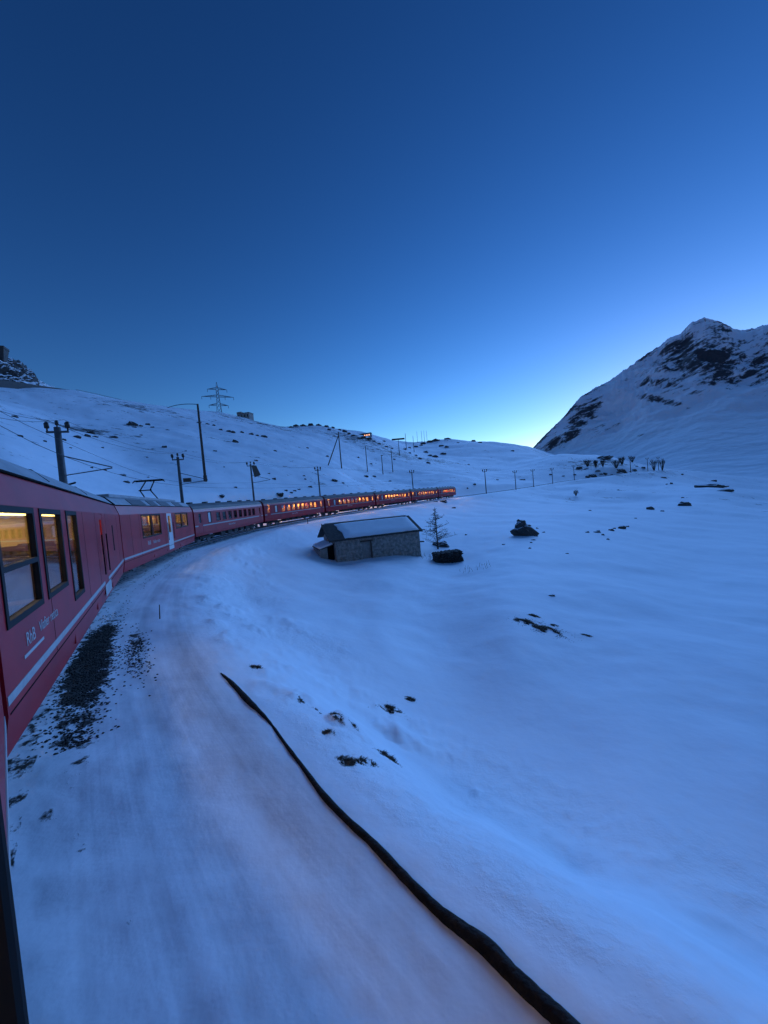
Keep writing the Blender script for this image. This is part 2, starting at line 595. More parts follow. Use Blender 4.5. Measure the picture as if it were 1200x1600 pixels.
def vnoise(x, y):
    xi = np.floor(x).astype(int); yi = np.floor(y).astype(int)
    fx = x - xi; fy = y - yi
    fx = fx * fx * (3 - 2 * fx); fy = fy * fy * (3 - 2 * fy)
    a = _LAT[xi & 255, yi & 255]; b = _LAT[(xi + 1) & 255, yi & 255]
    c = _LAT[xi & 255, (yi + 1) & 255]; d = _LAT[(xi + 1) & 255, (yi + 1) & 255]
    return (a * (1 - fx) + b * fx) * (1 - fy) + (c * (1 - fx) + d * fx) * fy - 0.5


def fbm(x, y, oct=5, gain=0.5, lac=2.03):
    s = 0; a = 1.0
    for i in range(oct):
        s = s + a * vnoise(x + 17.3 * i, y - 9.1 * i)
        x, y, a = x * lac, y * lac, a * gain
    return s


def ridged(x, y, oct=5, gain=0.5, lac=2.07):
    s = 0; a = 1.0
    for i in range(oct):
        s = s + a * (1 - 2 * np.abs(vnoise(x + 31.7 * i, y + 5.9 * i)) * 2)
        x, y, a = x * lac, y * lac, a * gain
    return s


def sstep(a, b, v):
    t = np.clip((v - a) / (b - a), 0, 1)
    return t * t * (3 - 2 * t)


PIPE_OFF = 3.80      # where the pipe lies: metres right of the centre line


def height(x, y):
    x = np.asarray(x, float); y = np.asarray(y, float)
    r = np.hypot(x, y)
    h = base_height(x, y)
    h = h + fbm(x / 5.5, y / 5.5, 4) * 0.30 * sstep(4, 14, r)
    h = h + fbm(x / 45, y / 45, 5) * 3.2 * sstep(40, 160, r) * sstep(0, 1, 1 - 0 * r)
    h = h + fbm(x / 170, y / 170, 5) * 11 * sstep(160, 520, r) * (1 - 0.6 * sstep(900, 1500, r))
    d, s, rz = track_frame(x, y)
    bed = rz - 0.30 + fbm(x / 1.1, y / 1.1, 4) * 0.07 - 0.10 * sstep(1.2, 0.0, np.abs(d))
    far = sstep(70, 150, r)
    wr = 3.66 - 1.0 * far + 0.12 * vnoise(s / 3.0, s * 0 + 3.3)
    tr = sstep(-0.5, 2.5 + 2.5 * far, d - wr)
    tl = sstep(0, 5.0, -d - 2.7)
    t = np.where(d > 0, tr, tl)
    out = bed * (1 - t) + h * t
    bank = sstep(3.75, 4.3, d) * (1 - sstep(6.4, 8.5, d)) * (1 - sstep(25, 60, r))
    lump_ = np.maximum(fbm(x / 0.8, y / 0.8, 4, .6) - 0.12, 0) * np.clip(0.5 + 2 * vnoise(x / 3.1, y / 3.1 + 7), 0, 1)
    return out + bank * 0.26 * lump_ + 0.03 * bank * fbm(x / .3, y / .3, 3)


def hz(x, y):
    return float(height(np.array([x]), np.array([y]))[0])


def ground_at(px, py, dmin=2.0, dmax=2500):
    """first point of the terrain along the sight line through a photo pixel (with its distance along the axis)"""
    ds = np.exp(np.linspace(math.log(dmin), math.log(dmax), 420))
    q = CF + CR * ((px - 600) / 600) + CU * ((800 - py) / 600)
    X, Y, Z = q.x * ds, q.y * ds, CAM_Z + q.z * ds
    below = Z < height(X, Y)
    i = int(np.argmax(below))
    if not below.any(): return None, None
    lo, hi = ds[max(i - 1, 0)], ds[i]
    for _ in range(12):
        mid = (lo + hi) / 2
        if CAM_Z + q.z * mid < hz(q.x * mid, q.y * mid): hi = mid
        else: lo = mid
    hi = float(hi)
    return Vector((q.x * hi, q.y * hi, CAM_Z + q.z * hi)), hi


def build_terrain():
    az = np.concatenate([np.arange(-180, -62, 2.0), np.arange(-62, 62, 0.22), np.arange(62, 180, 2.0)])
    na = len(az)
    rr = np.concatenate([np.exp(np.linspace(math.log(0.5), math.log(1100), 430)), np.exp(np.linspace(math.log(1160), math.log(9000), 26))])
    A, Rr = np.meshgrid(np.radians(az), rr)
    X, Y = Rr * np.sin(A), Rr * np.cos(A)
    Z = height(X, Y)
    d, s, _ = track_frame(X, Y)
    vs = np.stack([X.ravel(), Y.ravel(), Z.ravel()], -1)
    c = len(vs)
    vs = np.concatenate([vs, [[0, 0, hz(0, 0.01)]]])
    nr = len(rr)
    idx = np.arange(nr * na).reshape(nr, na)
    nx = np.roll(idx, -1, axis=1)
    quads = np.stack([idx[:-1], idx[1:], nx[1:], nx[:-1]], -1).reshape(-1, 4)
    tris = np.stack([np.full(na, c), idx[0], nx[0]], -1)
    me = bpy.data.meshes.new('snow_ground')
    loops = np.concatenate([quads.ravel(), tris.ravel()])
    me.vertices.add(len(vs)); me.vertices.foreach_set('co', vs.ravel())
    me.loops.add(len(loops)); me.loops.foreach_set('vertex_index', loops.astype(np.int32))
    np_ = len(quads) + len(tris)
    starts = np.concatenate([np.arange(len(quads)) * 4, len(quads) * 4 + np.arange(len(tris)) * 3])
    me.polygons.add(np_)
    me.polygons.foreach_set('loop_start', starts.astype(np.int32))
    me.polygons.foreach_set('use_smooth', np.ones(np_, bool))
    me.update(calc_edges=True)
    me.validate()

    def attr(name, v):
        a = me.attributes.new(name, 'FLOAT', 'POINT')
        a.data.foreach_set('value', np.concatenate([v.ravel(), [0.0]]).astype(np.float32))
    attr('across', d); attr('along', s)
    near = 1 - sstep(60, 140, Rr)
    attr('shoulder', sstep(1.4, 1.9, d) * (1 - sstep(3.5, 4.6, d)) * near)
    g = np.maximum(np.exp(-((d - 1.66) / 0.42) ** 2) * (0.2 + 0.85 * np.exp(-((Rr - 10.3) / 3.4) ** 2)), 0.6 * np.exp(-((d - 2.45) / 0.25) ** 2 - ((Rr - 10.6) / 1.6) ** 2)) * near
    g = np.maximum(g, 0.42 * (np.abs(d) < 1.3))
    attr('bare', g)
    attr('hill', sstep(8, 18, -d) + sstep(90, 160, Rr) * (d > 0) * 0.8 + 0 * Rr)
    pxy = np.stack([X, Y], -1)
    rocky = np.zeros_like(X)
    for (px, py, dp, sz) in ((500, 668, 500, 55), (545, 680, 470, 40), (690, 692, 800, 70), (640, 712, 330, 40), (670, 716, 340, 36), (130, 680, 100, 12), (930, 735, 265, 25), (960, 735, 262, 25),
                             (210, 664, 200, 25), (400, 683, 330, 45), (560, 700, 380, 50), (780, 706, 700, 90)):
        w = pix(px, py, dp)
        rocky = np.maximum(rocky, np.exp(-((X - w.x) ** 2 + (Y - w.y) ** 2) / sz ** 2))
    attr('rocky', rocky)
    attr('crust', sstep(3.7, 4.4, d) * (1 - sstep(6.5, 8.5, d)) * near * np.clip(0.4 + 2.2 * vnoise(X / 2.3, Y / 2.3), 0, 1))
    o = bpy.data.objects.new('snow_ground', me)
    COL.objects.link(o)
    me.materials.append(terrain_mat())
    tag(o, 'blue-white snow covering the slopes and the hollow below the track', None, None, 'structure')


build_terrain()


# ------------------------------------------------------------------ mountain on the right
def build_mountain():
    sky_pts = [(790, 735), (815, 716), (832, 700), (850, 681), (880, 652), (905, 622), (930, 606), (950, 597), (985, 571), (1020, 547), (1045, 530), (1060, 523), (1080, 505), (1100, 496), (1115, 500),
               (1130, 505), (1150, 515), (1165, 517), (1200, 507), (1260, 470), (1340, 440), (1450, 450), (1600, 500)]
    az_c, el_c = [], []
    for (a, b) in sky_pts:
        q = pix(a, b, 1.0) - CPOS
        az_c.append(math.atan2(q.x, q.y)); el_c.append(q.z / math.hypot(q.x, q.y))
    az = np.radians(np.concatenate([np.arange(14, 48.5, 0.075), np.arange(48.5, 84, 0.5)]))
    e = np.interp(az, az_c, el_c)
    t = np.linspace(0, 1, 330)
    A, T = np.meshgrid(az, t)
    E = np.interp(A, az_c, el_c) + 0.0035 * fbm(A * 150, A * 0 + 2.2, 5, .6) * np.clip(np.interp(A, az_c, el_c) * 4, 0, 1)
    lefty = sstep(az_c[1], az_c[12], A)
    r0 = 560.0 + 460 * (1 - lefty)
    rr = 1500 + 500 * lefty
    past = 1.45
    Rr = r0 + (rr - r0) * T * past
    tt = T * past
    fine = np.radians(np.arange(4, 96, 0.1))
    raw = np.interp(fine, az_c, el_c)
    ker = np.exp(-(np.arange(-70, 71) / 30.0) ** 2)
    soft = np.convolve(np.pad(raw, 70, mode='edge'), ker / ker.sum(), mode='valid')
    wgt = np.clip(tt, 0, 1) ** 3
    E = np.interp(A, fine, soft) * (1 - wgt) + E * wgt      # creases of the skyline fade out down the face
    zr = E * rr + CAM_Z
    z0 = CAM_Z - 22 + 20 * (1 - lefty)
    prof = np.where(tt < 1, 0.05 * tt + 0.95 * tt ** 1.75, 1 - 1.1 * (tt - 1))
    Z = z0 + (zr - z0) * prof
    X, Y = Rr * np.sin(A), Rr * np.cos(A)
    amp = np.clip((zr - z0) / 500, 0.04, 1) * np.clip(tt * 1.25, 0, 1) ** 3 * np.clip(np.abs(1 - tt) * 4 + 0.06, 0, 1)
    # gullies and ribs that run down the face, tilted to the right
    u = X * 0.86 - Y * 0.5
    v = X * 0.5 + Y * 0.86
    rel = ridged(u / 190 + 0.3 * fbm(X / 260, Y / 260, 3), v / 420 + Z / 500, 6, 0.5) * 34 + fbm(X / 90, Y / 90, 6, 0.5) * 40
    Z = Z + amp * rel
    vs = np.stack([X.ravel(), Y.ravel(), Z.ravel()], -1)
    n, k = T.shape
    idx = np.arange(n * k).reshape(n, k)
    quads = np.stack([idx[:-1, :-1], idx[:-1, 1:], idx[1:, 1:], idx[1:, :-1]], -1).reshape(-1, 4)
    me = bpy.data.meshes.new('mountain')
    me.vertices.add(len(vs)); me.vertices.foreach_set('co', vs.ravel())
    me.loops.add(quads.size); me.loops.foreach_set('vertex_index', quads.ravel().astype(np.int32))
    me.polygons.add(len(quads)); me.polygons.foreach_set('loop_start', (np.arange(len(quads)) * 4).astype(np.int32))
    me.polygons.foreach_set('use_smooth', np.ones(len(quads), bool))
    me.update(calc_edges=True)
    # where the crags are: bands below the summit and along the left-hand ridge
    crag = -0.19 + 0.13 * np.clip(tt * 1.5 - 0.55, 0, 1) + 0.16 * np.exp(-((tt - 1) / 0.05) ** 2) + 0.10 * (1 - sstep(az_c[3], az_c[8], A)) * np.clip(tt * 1.6, 0, 1)
    for (px, py, w, hgt, dx, s) in ((1090, 560, 70, 42, -0.45, 0.22), (1040, 600, 60, 16, -0.35, 0.16), (1010, 560, 50, 14, 0.0, 0.12), (905, 655, 34, 28, 0.9, 0.24), (865, 690, 22, 14, 0.7, 0.20),
                                     (1190, 580, 34, 22, -0.2, 0.20), (1140, 595, 40, 14, -0.4, 0.16), (1120, 515, 40, 14, 0.2, 0.14), (940, 670, 34, 16, 0.4, 0.14), (1000, 680, 10, 4, 0, 0.14), (1300, 560, 90, 60, -0.3, 0.2), (1030, 625, 40, 7, -0.5, 0.18)):
        q = pix(px, py, 1.0) - CPOS
        a0, e0 = math.atan2(q.x, q.y), q.z / math.hypot(q.x, q.y)
        el = (Z - CAM_Z) / Rr
        da = (A - a0) * 600; de = (el - e0) * 600
        de2 = de + 0 * da
        de2 = de - (-dx) * da * -1
        crag = np.maximum(crag, -0.16 + (s + 0.14) * np.exp(-(da / w) ** 2 - (de2 / hgt) ** 2))
    a_ = me.attributes.new('crag', 'FLOAT', 'POINT')
    a_.data.foreach_set('value', crag.ravel().astype(np.float32))
    me.materials.append(M['mountain'])
    o = bpy.data.objects.new('mountain', me)
    COL.objects.link(o)
    tag(o, 'steep snowy mountain with dark crags below its pointed summit', None, None, 'structure')


build_mountain()


# ------------------------------------------------------------------ rails
def track_pts(s0, s1, off, dz, step=2.0):
    out = []
    ss = np.arange(s0, s1, step)
    xs = np.interp(ss, TRK_S, TRK[:, 0]); ys = np.interp(ss, TRK_S, TRK[:, 1])
    tx = np.gradient(xs); ty = np.gradient(ys)
    L = np.hypot(tx, ty)
    for x, y, a, b in zip(xs, ys, tx / L, ty / L):
        out.append(Vector((x + b * off, y - a * off, float(rail_z(y)) + dz)))
    return out


trk = empty('railway_track', (0, 0, 0))
tag(trk, 'single metre gauge track curving through the snow', None, None, 'structure')
for off in (-0.535, 0.535):
    pts = track_pts(20, TRK_S[-1] - 2, off, -0.09, 1.5)
    mb = MB()
    for i, p in enumerate(pts):
        d = (pts[min(i + 1, len(pts) - 1)] - pts[max(i - 1, 0)]).normalized()
        n = Vector((d.y, -d.x, 0)) * 0.04
        mb.v += [tuple(p - n), tuple(p + n), tuple(p + n + Vector((0, 0, .12))), tuple(p - n + Vector((0, 0, .12)))]
        if i:
            b = 4 * i
            for k in range(4):
                mb.f.append((b - 4 + k, b - 4 + (k + 1) % 4, b + (k + 1) % 4, b + k))
    mb.build('rail', M['rail'], trk)


# ------------------------------------------------------------------ carriages
def wall_panel(mb, x0, x1, z0, z1, holes, yf, flip=False):
    """sheet between x0..x1, z0..z1 with rectangular holes; yf(z) gives the outward position"""
    xs = sorted({x0, x1, *[h[0] for h in holes], *[h[1] for h in holes]})
    zs = sorted({z0, z1, *[h[2] for h in holes], *[h[3] for h in holes]})
    zs = [z for z in zs if z0 - 1e-6 <= z <= z1 + 1e-6]
    for i in range(len(xs) - 1):
        for j in range(len(zs) - 1):
            cx, cz = (xs[i] + xs[i + 1]) / 2, (zs[j] + zs[j + 1]) / 2
            if any(h[0] < cx < h[1] and h[2] < cz < h[3] for h in holes): continue
            v = [(xs[i], yf(zs[j]), zs[j]), (xs[i + 1], yf(zs[j]), zs[j]), (xs[i + 1], yf(zs[j + 1]), zs[j + 1]), (xs[i], yf(zs[j + 1]), zs[j + 1])]
            mb.add(v, [(0, 3, 2, 1) if flip else (0, 1, 2, 3)])


def prof_fn(prof):
    zs = [p[1] for p in prof]; ys = [p[0] for p in prof]
    return lambda z: float(np.interp(z, zs, ys))


def lettering(text, size, loc, parent, m, depth=0.002):
    cu = bpy.data.curves.new('lettering', 'FONT')
    cu.body = text
    cu.size = size
    cu.extrude = depth
    cu.materials.append(m)
    tmp = bpy.data.objects.new('lettering_curve', cu)
    me = bpy.data.meshes.new_from_object(tmp)
    bpy.data.objects.remove(tmp)
    me.materials.clear(); me.materials.append(m)
    o = bpy.data.objects.new('lettering', me)
    COL.objects.link(o)
    o.parent = parent
    o.location = loc
    o['kind'] = 'stuff'
    o.rotation_euler = (R(90), 0, 0)      # reads along +x on the right-hand (-y) side
    return o


def carriage(name, A, B, z, style, windows, doors, label, lit=True, near=False, open_window=None, texts=(), gap=0.3, group=None):
    """A, B: rear and front end of the right-hand wall line; windows: (x0, x1, z0, z1, kind)"""
    d = (B - A).normalized()
    L = (B - A).length - gap
    ctr = A + d * gap / 2 - right_of(d) * HALF
    root = empty(name, (ctr.x, ctr.y, z), math.atan2(d.y, d.x))
    pitchz = float(rail_z(B.y) - rail_z(A.y)) / max(L, 1)
    root.rotation_euler = (0, -math.atan(pitchz), math.atan2(d.y, d.x))
    tag(root, label, 'carriage', group or 'carriages of the red train')
    new = style == 'new'
    if new:
        wall = [(1.27, 0.40), (1.335, 0.80), (1.335, 2.78), (1.20, 3.17)]
        roofp = [(1.20, 3.17), (0.90, 3.49), (0.45, 3.63), (0.0, 3.67)]
        redm, roofm = M['red'], M['roof_grey']
        zfloor, zceil = 0.95, 2.95
    else:
        wall = [(1.28, 0.72), (1.32, 0.95), (1.32, 2.72), (1.25, 2.98)]
        roofp = [(1.25, 2.98), (1.12, 3.20), (0.80, 3.38), (0.4, 3.46), (0.0, 3.48)]
        redm, roofm = M['red_old'], M['roof_dark']
        zfloor, zceil = 1.0, 2.9
    yf = prof_fn(wall)
    zlo, zhi = wall[0][1], wall[-1][1]
    holes = [(w[0], w[1], w[2], w[3]) for w in windows] + [(q[0], q[1], q[2], q[3]) for q in doors]
    body, lin = MB(), MB()
    T = 0.06
    for sgn in (-1, 1):
        f = (lambda zz, s=sgn: s * yf(zz))
        fi = (lambda zz, s=sgn: s * (yf(zz) - T))
        zsplit = [p[1] for p in wall]
        hs = holes if sgn < 0 else [h for h in holes]
        xs_extra = hs
        # whole side in one sheet; extra z breaks at the profile corners
        fake = [(-9, -8, zz, zz) for zz in zsplit]
        xs = sorted({0.0, L, *[h[0] for h in hs], *[h[1] for h in hs]})
        zs = sorted({*zsplit, *[h[2] for h in hs], *[h[3] for h in hs]})
        zs = [q for q in zs if zlo <= q <= zhi]
        for i in range(len(xs) - 1):
            for j in range(len(zs) - 1):
                cx, cz = (xs[i] + xs[i + 1]) / 2, (zs[j] + zs[j + 1]) / 2
                if any(h[0] < cx < h[1] and h[2] < cz < h[3] for h in hs): continue
                q = lambda ff: [(xs[i], ff(zs[j]), zs[j]), (xs[i + 1], ff(zs[j]), zs[j]), (xs[i + 1], ff(zs[j + 1]), zs[j + 1]), (xs[i], ff(zs[j + 1]), zs[j + 1])]
                body.add(q(f), [(0, 1, 2, 3) if sgn < 0 else (0, 3, 2, 1)])
                if cz > zfloor: lin.add(q(fi), [(0, 3, 2, 1) if sgn < 0 else (0, 1, 2, 3)])
        for h in hs:      # reveals
            for (xa, za, xb, zb) in ((h[0], h[2], h[1], h[2]), (h[1], h[2], h[1], h[3]), (h[1], h[3], h[0], h[3]), (h[0], h[3], h[0], h[2])):
                body.add([(xa, f(za), za), (xb, f(zb), zb), (xb, fi(zb), zb), (xa, fi(za), za)], [(0, 1, 2, 3)])
    # end walls
    endp = [(-y, zz) for (y, zz) in wall] + [(-y, zz) for (y, zz) in roofp[1:]]
    endp = endp + [(-y, zz) for (y, zz) in reversed(endp[:-1])]
    for xx in (0.0, L):
        vs = [(xx, y, zz) for (y, zz) in endp]
        body.add(vs, [tuple(range(len(vs))) if xx > 0 else tuple(reversed(range(len(vs))))])
    body.build('body', redm, root)
    if near or lit:
        lin.box(0.05, L - 0.05, -1.2, 1.2, zceil, zceil + 0.03)
        lin.box(0.05, 0.09, -1.2, 1.2, zfloor, zceil).box(L - 0.09, L - 0.05, -1.2, 1.2, zfloor, zceil)
        lin.build('interior_lining', M['lining'], root)
    fl = MB().box(0.03, L - 0.03, -1.24, 1.24, zfloor - 0.06, zfloor)
    fl.build('floor', M['under'], root)
    # roof
    rp = [(-y, zz) for (y, zz) in roofp] + [(y, zz) for (y, zz) in reversed(roofp[:-1])]
    rf = MB()
    rp2 = [(y * 1.012, zz + 0.012) for (y, zz) in rp]
    rf.strip(list(reversed(rp2)), 0.0, L)
    for xx in (0.0, L):
        vs = [(xx, y, zz) for (y, zz) in rp2]
        rf.f.append(tuple(range(len(rf.v), len(rf.v) + len(vs)))); rf.v += vs
    roof = rf.build('roof', roofm, root, smooth=False)
    # underframe and bogies
    un = MB()
    if new: un.box(0.25, L - 0.25, -1.12, 1.12, 0.52, zfloor - 0.062)
    else: un.box(0.25, L - 0.25, -1.1, 1.1, 0.80, zfloor - 0.062)
    if not new:
        for k in range(5): un.box(5.0 + k * 1.55, 5.9 + k * 1.55, -1.12, -0.3, 0.35, 0.81)
    un.build('underframe', M['under'], root)
    for cx in (2.6, L - 2.6):
        bg = MB().box(cx - 1.35, cx + 1.35, -0.98, -0.86, 0.38, 0.62).box(cx - 1.35, cx + 1.35, 0.86, 0.98, 0.38, 0.62).box(cx - 0.3, cx + 0.3, -0.9, 0.9, 0.4, 0.75)
        for ax in (-0.9, 0.9): bg.box(cx + ax - 0.14, cx + ax + 0.14, -1.02, -0.84, 0.26, 0.52)
        b_ = bg.build('bogie', M['under'], root)
        for ax in (-0.9, 0.9):
            for sy in (-1, 1):
                w = MB().tube([(cx + ax, sy * 0.50, 0.37), (cx + ax, sy * 0.60, 0.37)], 0.36, 16)
                w.build('wheel', M['steel'], b_, smooth=False)
    # gangway between carriages
    if name != 'own': 
        MB().box(L - 0.02, L + gap + 0.01, -0.62, 0.62, 1.0, 3.05).build('gangway_bellows', M['black'], root)
    # stripes
    st = MB()
    seg = sorted([(q[0] - 0.02, q[1] + 0.02) for q in doors])
    xs = [0.02]
    for (a, b) in seg: xs += [a, b]
    xs.append(L - 0.02)
    zb = (0.89, 0.975) if new else (1.50, 1.60)
    for i in range(0, len(xs), 2):
        if xs[i + 1] - xs[i] < 0.05: continue
        for sgn in (-1, 1):
            st.box(xs[i], xs[i + 1], *sorted((sgn * (yf(zb[0]) + 0.0), sgn * (yf(zb[0]) + 0.006))), *zb)
    st.build('stripe', M['stripe'], root)
    if not new:
        MB().box(0.05, L - 0.05, -1.278, -1.262, 2.925, 2.965).box(0.05, L - 0.05, 1.262, 1.278, 2.925, 2.965).build('eaves_line', M['cream'], root)
    # windows: frame standing proud of the wall, glass set back
    for w in windows:
        x0, x1, z0, z1, kind = w
        for sgn in (-1, 1):
            if sgn > 0 and not (near or lit): continue
            if kind == 'open' and sgn < 0: continue
            fw = 0.042 if new else 0.03
            Y0 = yf(z0); Y1 = yf(z1)
            fr = MB()
            yo, yi = sgn * (Y0 + 0.012), sgn * (Y0 - 0.05)
            ya, yb = min(yo, yi), max(yo, yi)
            fr.box(x0 - 0.03, x0 + fw, ya, yb, z0 - 0.03, z1 + 0.03).box(x1 - fw, x1 + 0.03, ya, yb, z0 - 0.03, z1 + 0.03)
            fr.box(x0 + fw, x1 - fw, ya, yb, z0 - 0.03, z0 + fw).box(x0 + fw, x1 - fw, ya, yb, z1 - fw, z1 + 0.03)
            if kind == 'sash':
                zm = z0 + (z1 - z0) * 0.47
                fr.box(x0 + fw, x1 - fw, ya, yb, zm - 0.03, zm + 0.03)
            if kind == 'pair':
                xm = (x0 + x1) / 2
                fr.box(xm - 0.07, xm + 0.07, ya, yb, z0 + fw, z1 - fw)
            fo = fr.build('window', M['frame'] if (new or kind == 'frost') else M['red_old'], root)
            g = MB().box(x0 + fw * 0.8, x1 - fw * 0.8, *sorted((sgn * (Y0 - 0.035), sgn * (Y0 - 0.028))), z0 + fw * 0.8, z1 - fw * 0.8)
            gm = M['frost'] if kind == 'frost' else (M['glass'] if lit else M['glass_dark'])
            g.build('pane', gm, fo)
    # doors: (x0, x1, z0, z1, material, lit pane)
    for (x0, x1, z0, z1, dm) in doors:
        for sgn in (-1, 1):
            Y = yf(1.5)
            dr = MB()
            ya, yb = sorted((sgn * (Y - 0.045), sgn * (Y - 0.005)))
            gz0, gz1 = z0 + (z1 - z0) * 0.47, z1 - 0.16
            gx0, gx1 = x0 + (x1 - x0) * 0.25, x1 - (x1 - x0) * 0.25
            dr.box(x0 + 0.01, x1 - 0.01, ya, yb, z0 + 0.01, gz0).box(x0 + 0.01, x1 - 0.01, ya, yb, gz1, z1 - 0.01)
            dr.box(x0 + 0.01, gx0, ya, yb, gz0, gz1).box(gx1, x1 - 0.01, ya, yb, gz0, gz1)
            do = dr.build('door', M[dm], root)
            g = MB().box(gx0 - 0.01, gx1 + 0.01, *sorted((sgn * (Y - 0.03), sgn * (Y - 0.024))), gz0 - 0.01, gz1 + 0.01)
            g.build('pane', M['glass'] if lit else M['glass_dark'], do)
            if near:
                hd = MB().tube([(x1 + 0.10, sgn * (Y + 0.05), 1.15), (x1 + 0.10, sgn * (Y + 0.05), 2.2)], 0.016, 6)
                hd.build('handrail', M['black'], root)
                hd = MB().tube([(x0 - 0.10, sgn * (Y + 0.05), 1.15), (x0 - 0.10, sgn * (Y + 0.05), 2.2)], 0.016, 6)
                hd.build('handrail', M['black'], root)
    # inside: lamp strip under the ceiling and seat backs
    if lit:
        lm = M['lamp_new'] if new else M['lamp']
        lo, hi = (1.0, L - 1.0)
        for yy in (-0.45, 0.45):
            MB().box(lo, hi, yy - 0.07, yy + 0.07, zceil - 0.05, zceil - 0.004).build('ceiling_lamp', lm, root)
        k = 3.4
        while k < L - 2.6:
            for (ya, yb) in ((-1.2, -0.3), (0.3, 1.2)):
                MB().box(k, k + 0.13, ya, yb, zfloor, zfloor + 1.12).box(k - 0.42, k, ya, yb, zfloor + 0.30, zfloor + 0.45).build('seat', M['seat'], root, bevel=0.03)
            k += 1.62
    for (tx, tz, size, body_) in texts:
        lettering(body_, size, (tx, -(yf(tz) + 0.003), tz), root, M['white'])
    return root, L, roofp, roof


def old_windows(L):
    w = [(2.35, 2.9, 1.72, 2.62, 'frost')]
    n = 8
    x = 3.7
    pitch = (L - 2.4 - 3.7) / n
    for k in range(n):
        w.append((x + 0.2, x + pitch - 0.26, 1.74, 2.56, 'plain'))
        x += pitch
    return w


def old_doors(L):
    return [(0.55, 1.30, 0.98, 2.72, 'red_old'), (L - 1.35, L - 0.6, 0.98, 2.72, 'red_old')]


zl = lambda p: float(rail_z(p.y))
# the carriage the picture is taken from: only its front corner shows
ownA = OWN_END - _d0 * 16.0
own, ownL, _, _ = carriage('railway_carriage', ownA, OWN_END, zl(OWN_END), 'new',
                           [(1.0, 2.4, 1.55, 2.72, 'sash'), (2.7, 4.1, 1.55, 2.72, 'sash'), (4.4, 5.8, 1.55, 2.72, 'sash'), (6.1, 7.5, 1.55, 2.72, 'sash'), (7.8, 9.2, 1.55, 2.72, 'sash'), (10.4, 12.0, 1.55, 2.74, 'open'), (13.2, 14.4, 1.55, 2.72, 'sash')],
                           [], 'dark end of the nearest carriage at the lower left edge of the view', near=True)

# first carriage ahead
L1 = (JOINTS[1] - JOINTS[0]).length
w1 = [(L1 - 14.0, L1 - 12.68, 1.58, 2.74, 'sash'), (L1 - 12.36, L1 - 11.12, 1.58, 2.74, 'plain'), (L1 - 10.66, L1 - 9.72, 1.24, 2.74, 'plain')]
d1 = [(L1 - 6.55, L1 - 5.75, 0.62, 2.76, 'red')]
c1, l1, rp1, roof1 = carriage('railway_carriage', JOINTS[0], JOINTS[1], zl(JOINTS[0]), 'new', w1, d1,
                              'nearest red carriage with large dark framed windows and grey roof', near=True,
                              texts=((0.75, 1.24, 0.21, 'RhB'), (1.28, 1.26, 0.19, 'Viafier retica')), gap=0.12)
# logo bar, roof seam, end grille, pale corner panel
MB().box(0.62, 1.42, -1.341, -1.336, 1.14, 1.175).build('logo_bar', M['white'], c1)
MB().box(L1 - 6.6, L1 - 5.2, -1.342, -1.336, 0.56, 0.858).build('pale_corner_panel', M['stripe'], c1)
for k, xx in enumerate((L1 - 3.4,)):
    MB().box(xx, xx + 0.32, -1.338, -1.332, 1.55, 2.4).build('service_hatch', M['black'], c1)
MB().box(L1 - 6.5, L1 - 5.8, -1.29, -1.27, 2.80, 2.90).build('destination_display', M['stripe'], c1)
tb = MB()
for xx in (4.0, 8.2): tb.tube([(xx, -1.10, 3.305), (xx, -0.88, 3.525), (xx, 0, 3.695)], 0.012, 5)
tb.tube([(0.05, -1.222, 3.188), (l1 - 0.05, -1.222, 3.188)], 0.016, 5)
tb.build('roof_seam', M['black'], roof1)
MB().box(l1 - 0.05, l1 + 0.05, -1.24, 1.24, 3.19, 3.23).tube([(l1 - 0.02, -1.24, 3.19), (l1 - 0.02, -0.92, 3.52), (l1 - 0.02, 0, 3.71), (l1 - 0.02, 0.92, 3.52)], 0.035, 6).build('end_rim', M['black'], roof1)
hb = MB().box(l1 - 4.6, l1 - 3.9, -0.5, -0.2, 3.55, 3.72).tube([(l1 - 4.4, -0.4, 3.7), (l1 - 3.9, -0.6, 3.82)], 0.03, 5).tube([(l1 - 4.3, -0.3, 3.7), (l1 - 4.7, -0.15, 3.8)], 0.025, 5)
hb.build('roof_horn', M['black'], roof1)

# second carriage, with the pantograph
L2 = (JOINTS[2] - JOINTS[1]).length
w2 = [(2.75, 4.35, 1.62, 2.72, 'plain'), (4.50, 6.1, 1.62, 2.72, 'plain'), (9.75, 11.6, 1.75, 2.72, 'plain'), (11.8, 13.7, 1.75, 2.72, 'plain')]
d2 = [(7.55, 8.75, 0.55, 2.76, 'door_pale')]
c2, l2, rp2, roof2 = carriage('railway_carriage', JOINTS[1], JOINTS[2], zl(JOINTS[1]), 'new', w2, d2,
                              'red motor carriage with raised pantograph and pale door', near=True,
                              texts=((3.4, 1.22, 0.30, 'RhB'), (4.3, 1.22, 0.26, 'Viafier retica')), gap=0.12)
for (a, b) in ((2.2, 4.4), (5.2, 6.6), (7.3, 9.6), (11.0, 13.2)):
    # panels lying on the roof slope
    pm = MB()
    pr = [(-1.17, 3.225), (-0.93, 3.48), (-0.92, 3.52), (-1.19, 3.245)]
    pm.strip(pr, a, b, closed=True)
    pm.f.append((len(pm.v) - 8, len(pm.v) - 7, len(pm.v) - 6, len(pm.v) - 5)); pm.f.append((len(pm.v) - 1, len(pm.v) - 2, len(pm.v) - 3, len(pm.v) - 4))
    pm.build('roof_panel', M['panel_dark'], roof2)
MB().box(1.6, 14.4, -0.5, 0.5, 3.64, 3.77).build('roof_equipment', M['roof_grey'], roof2)
MB().tube([(0.05, -1.222, 3.188), (l2 - 0.05, -1.222, 3.188)], 0.018, 5).build('roof_seam', M['black'], roof2)
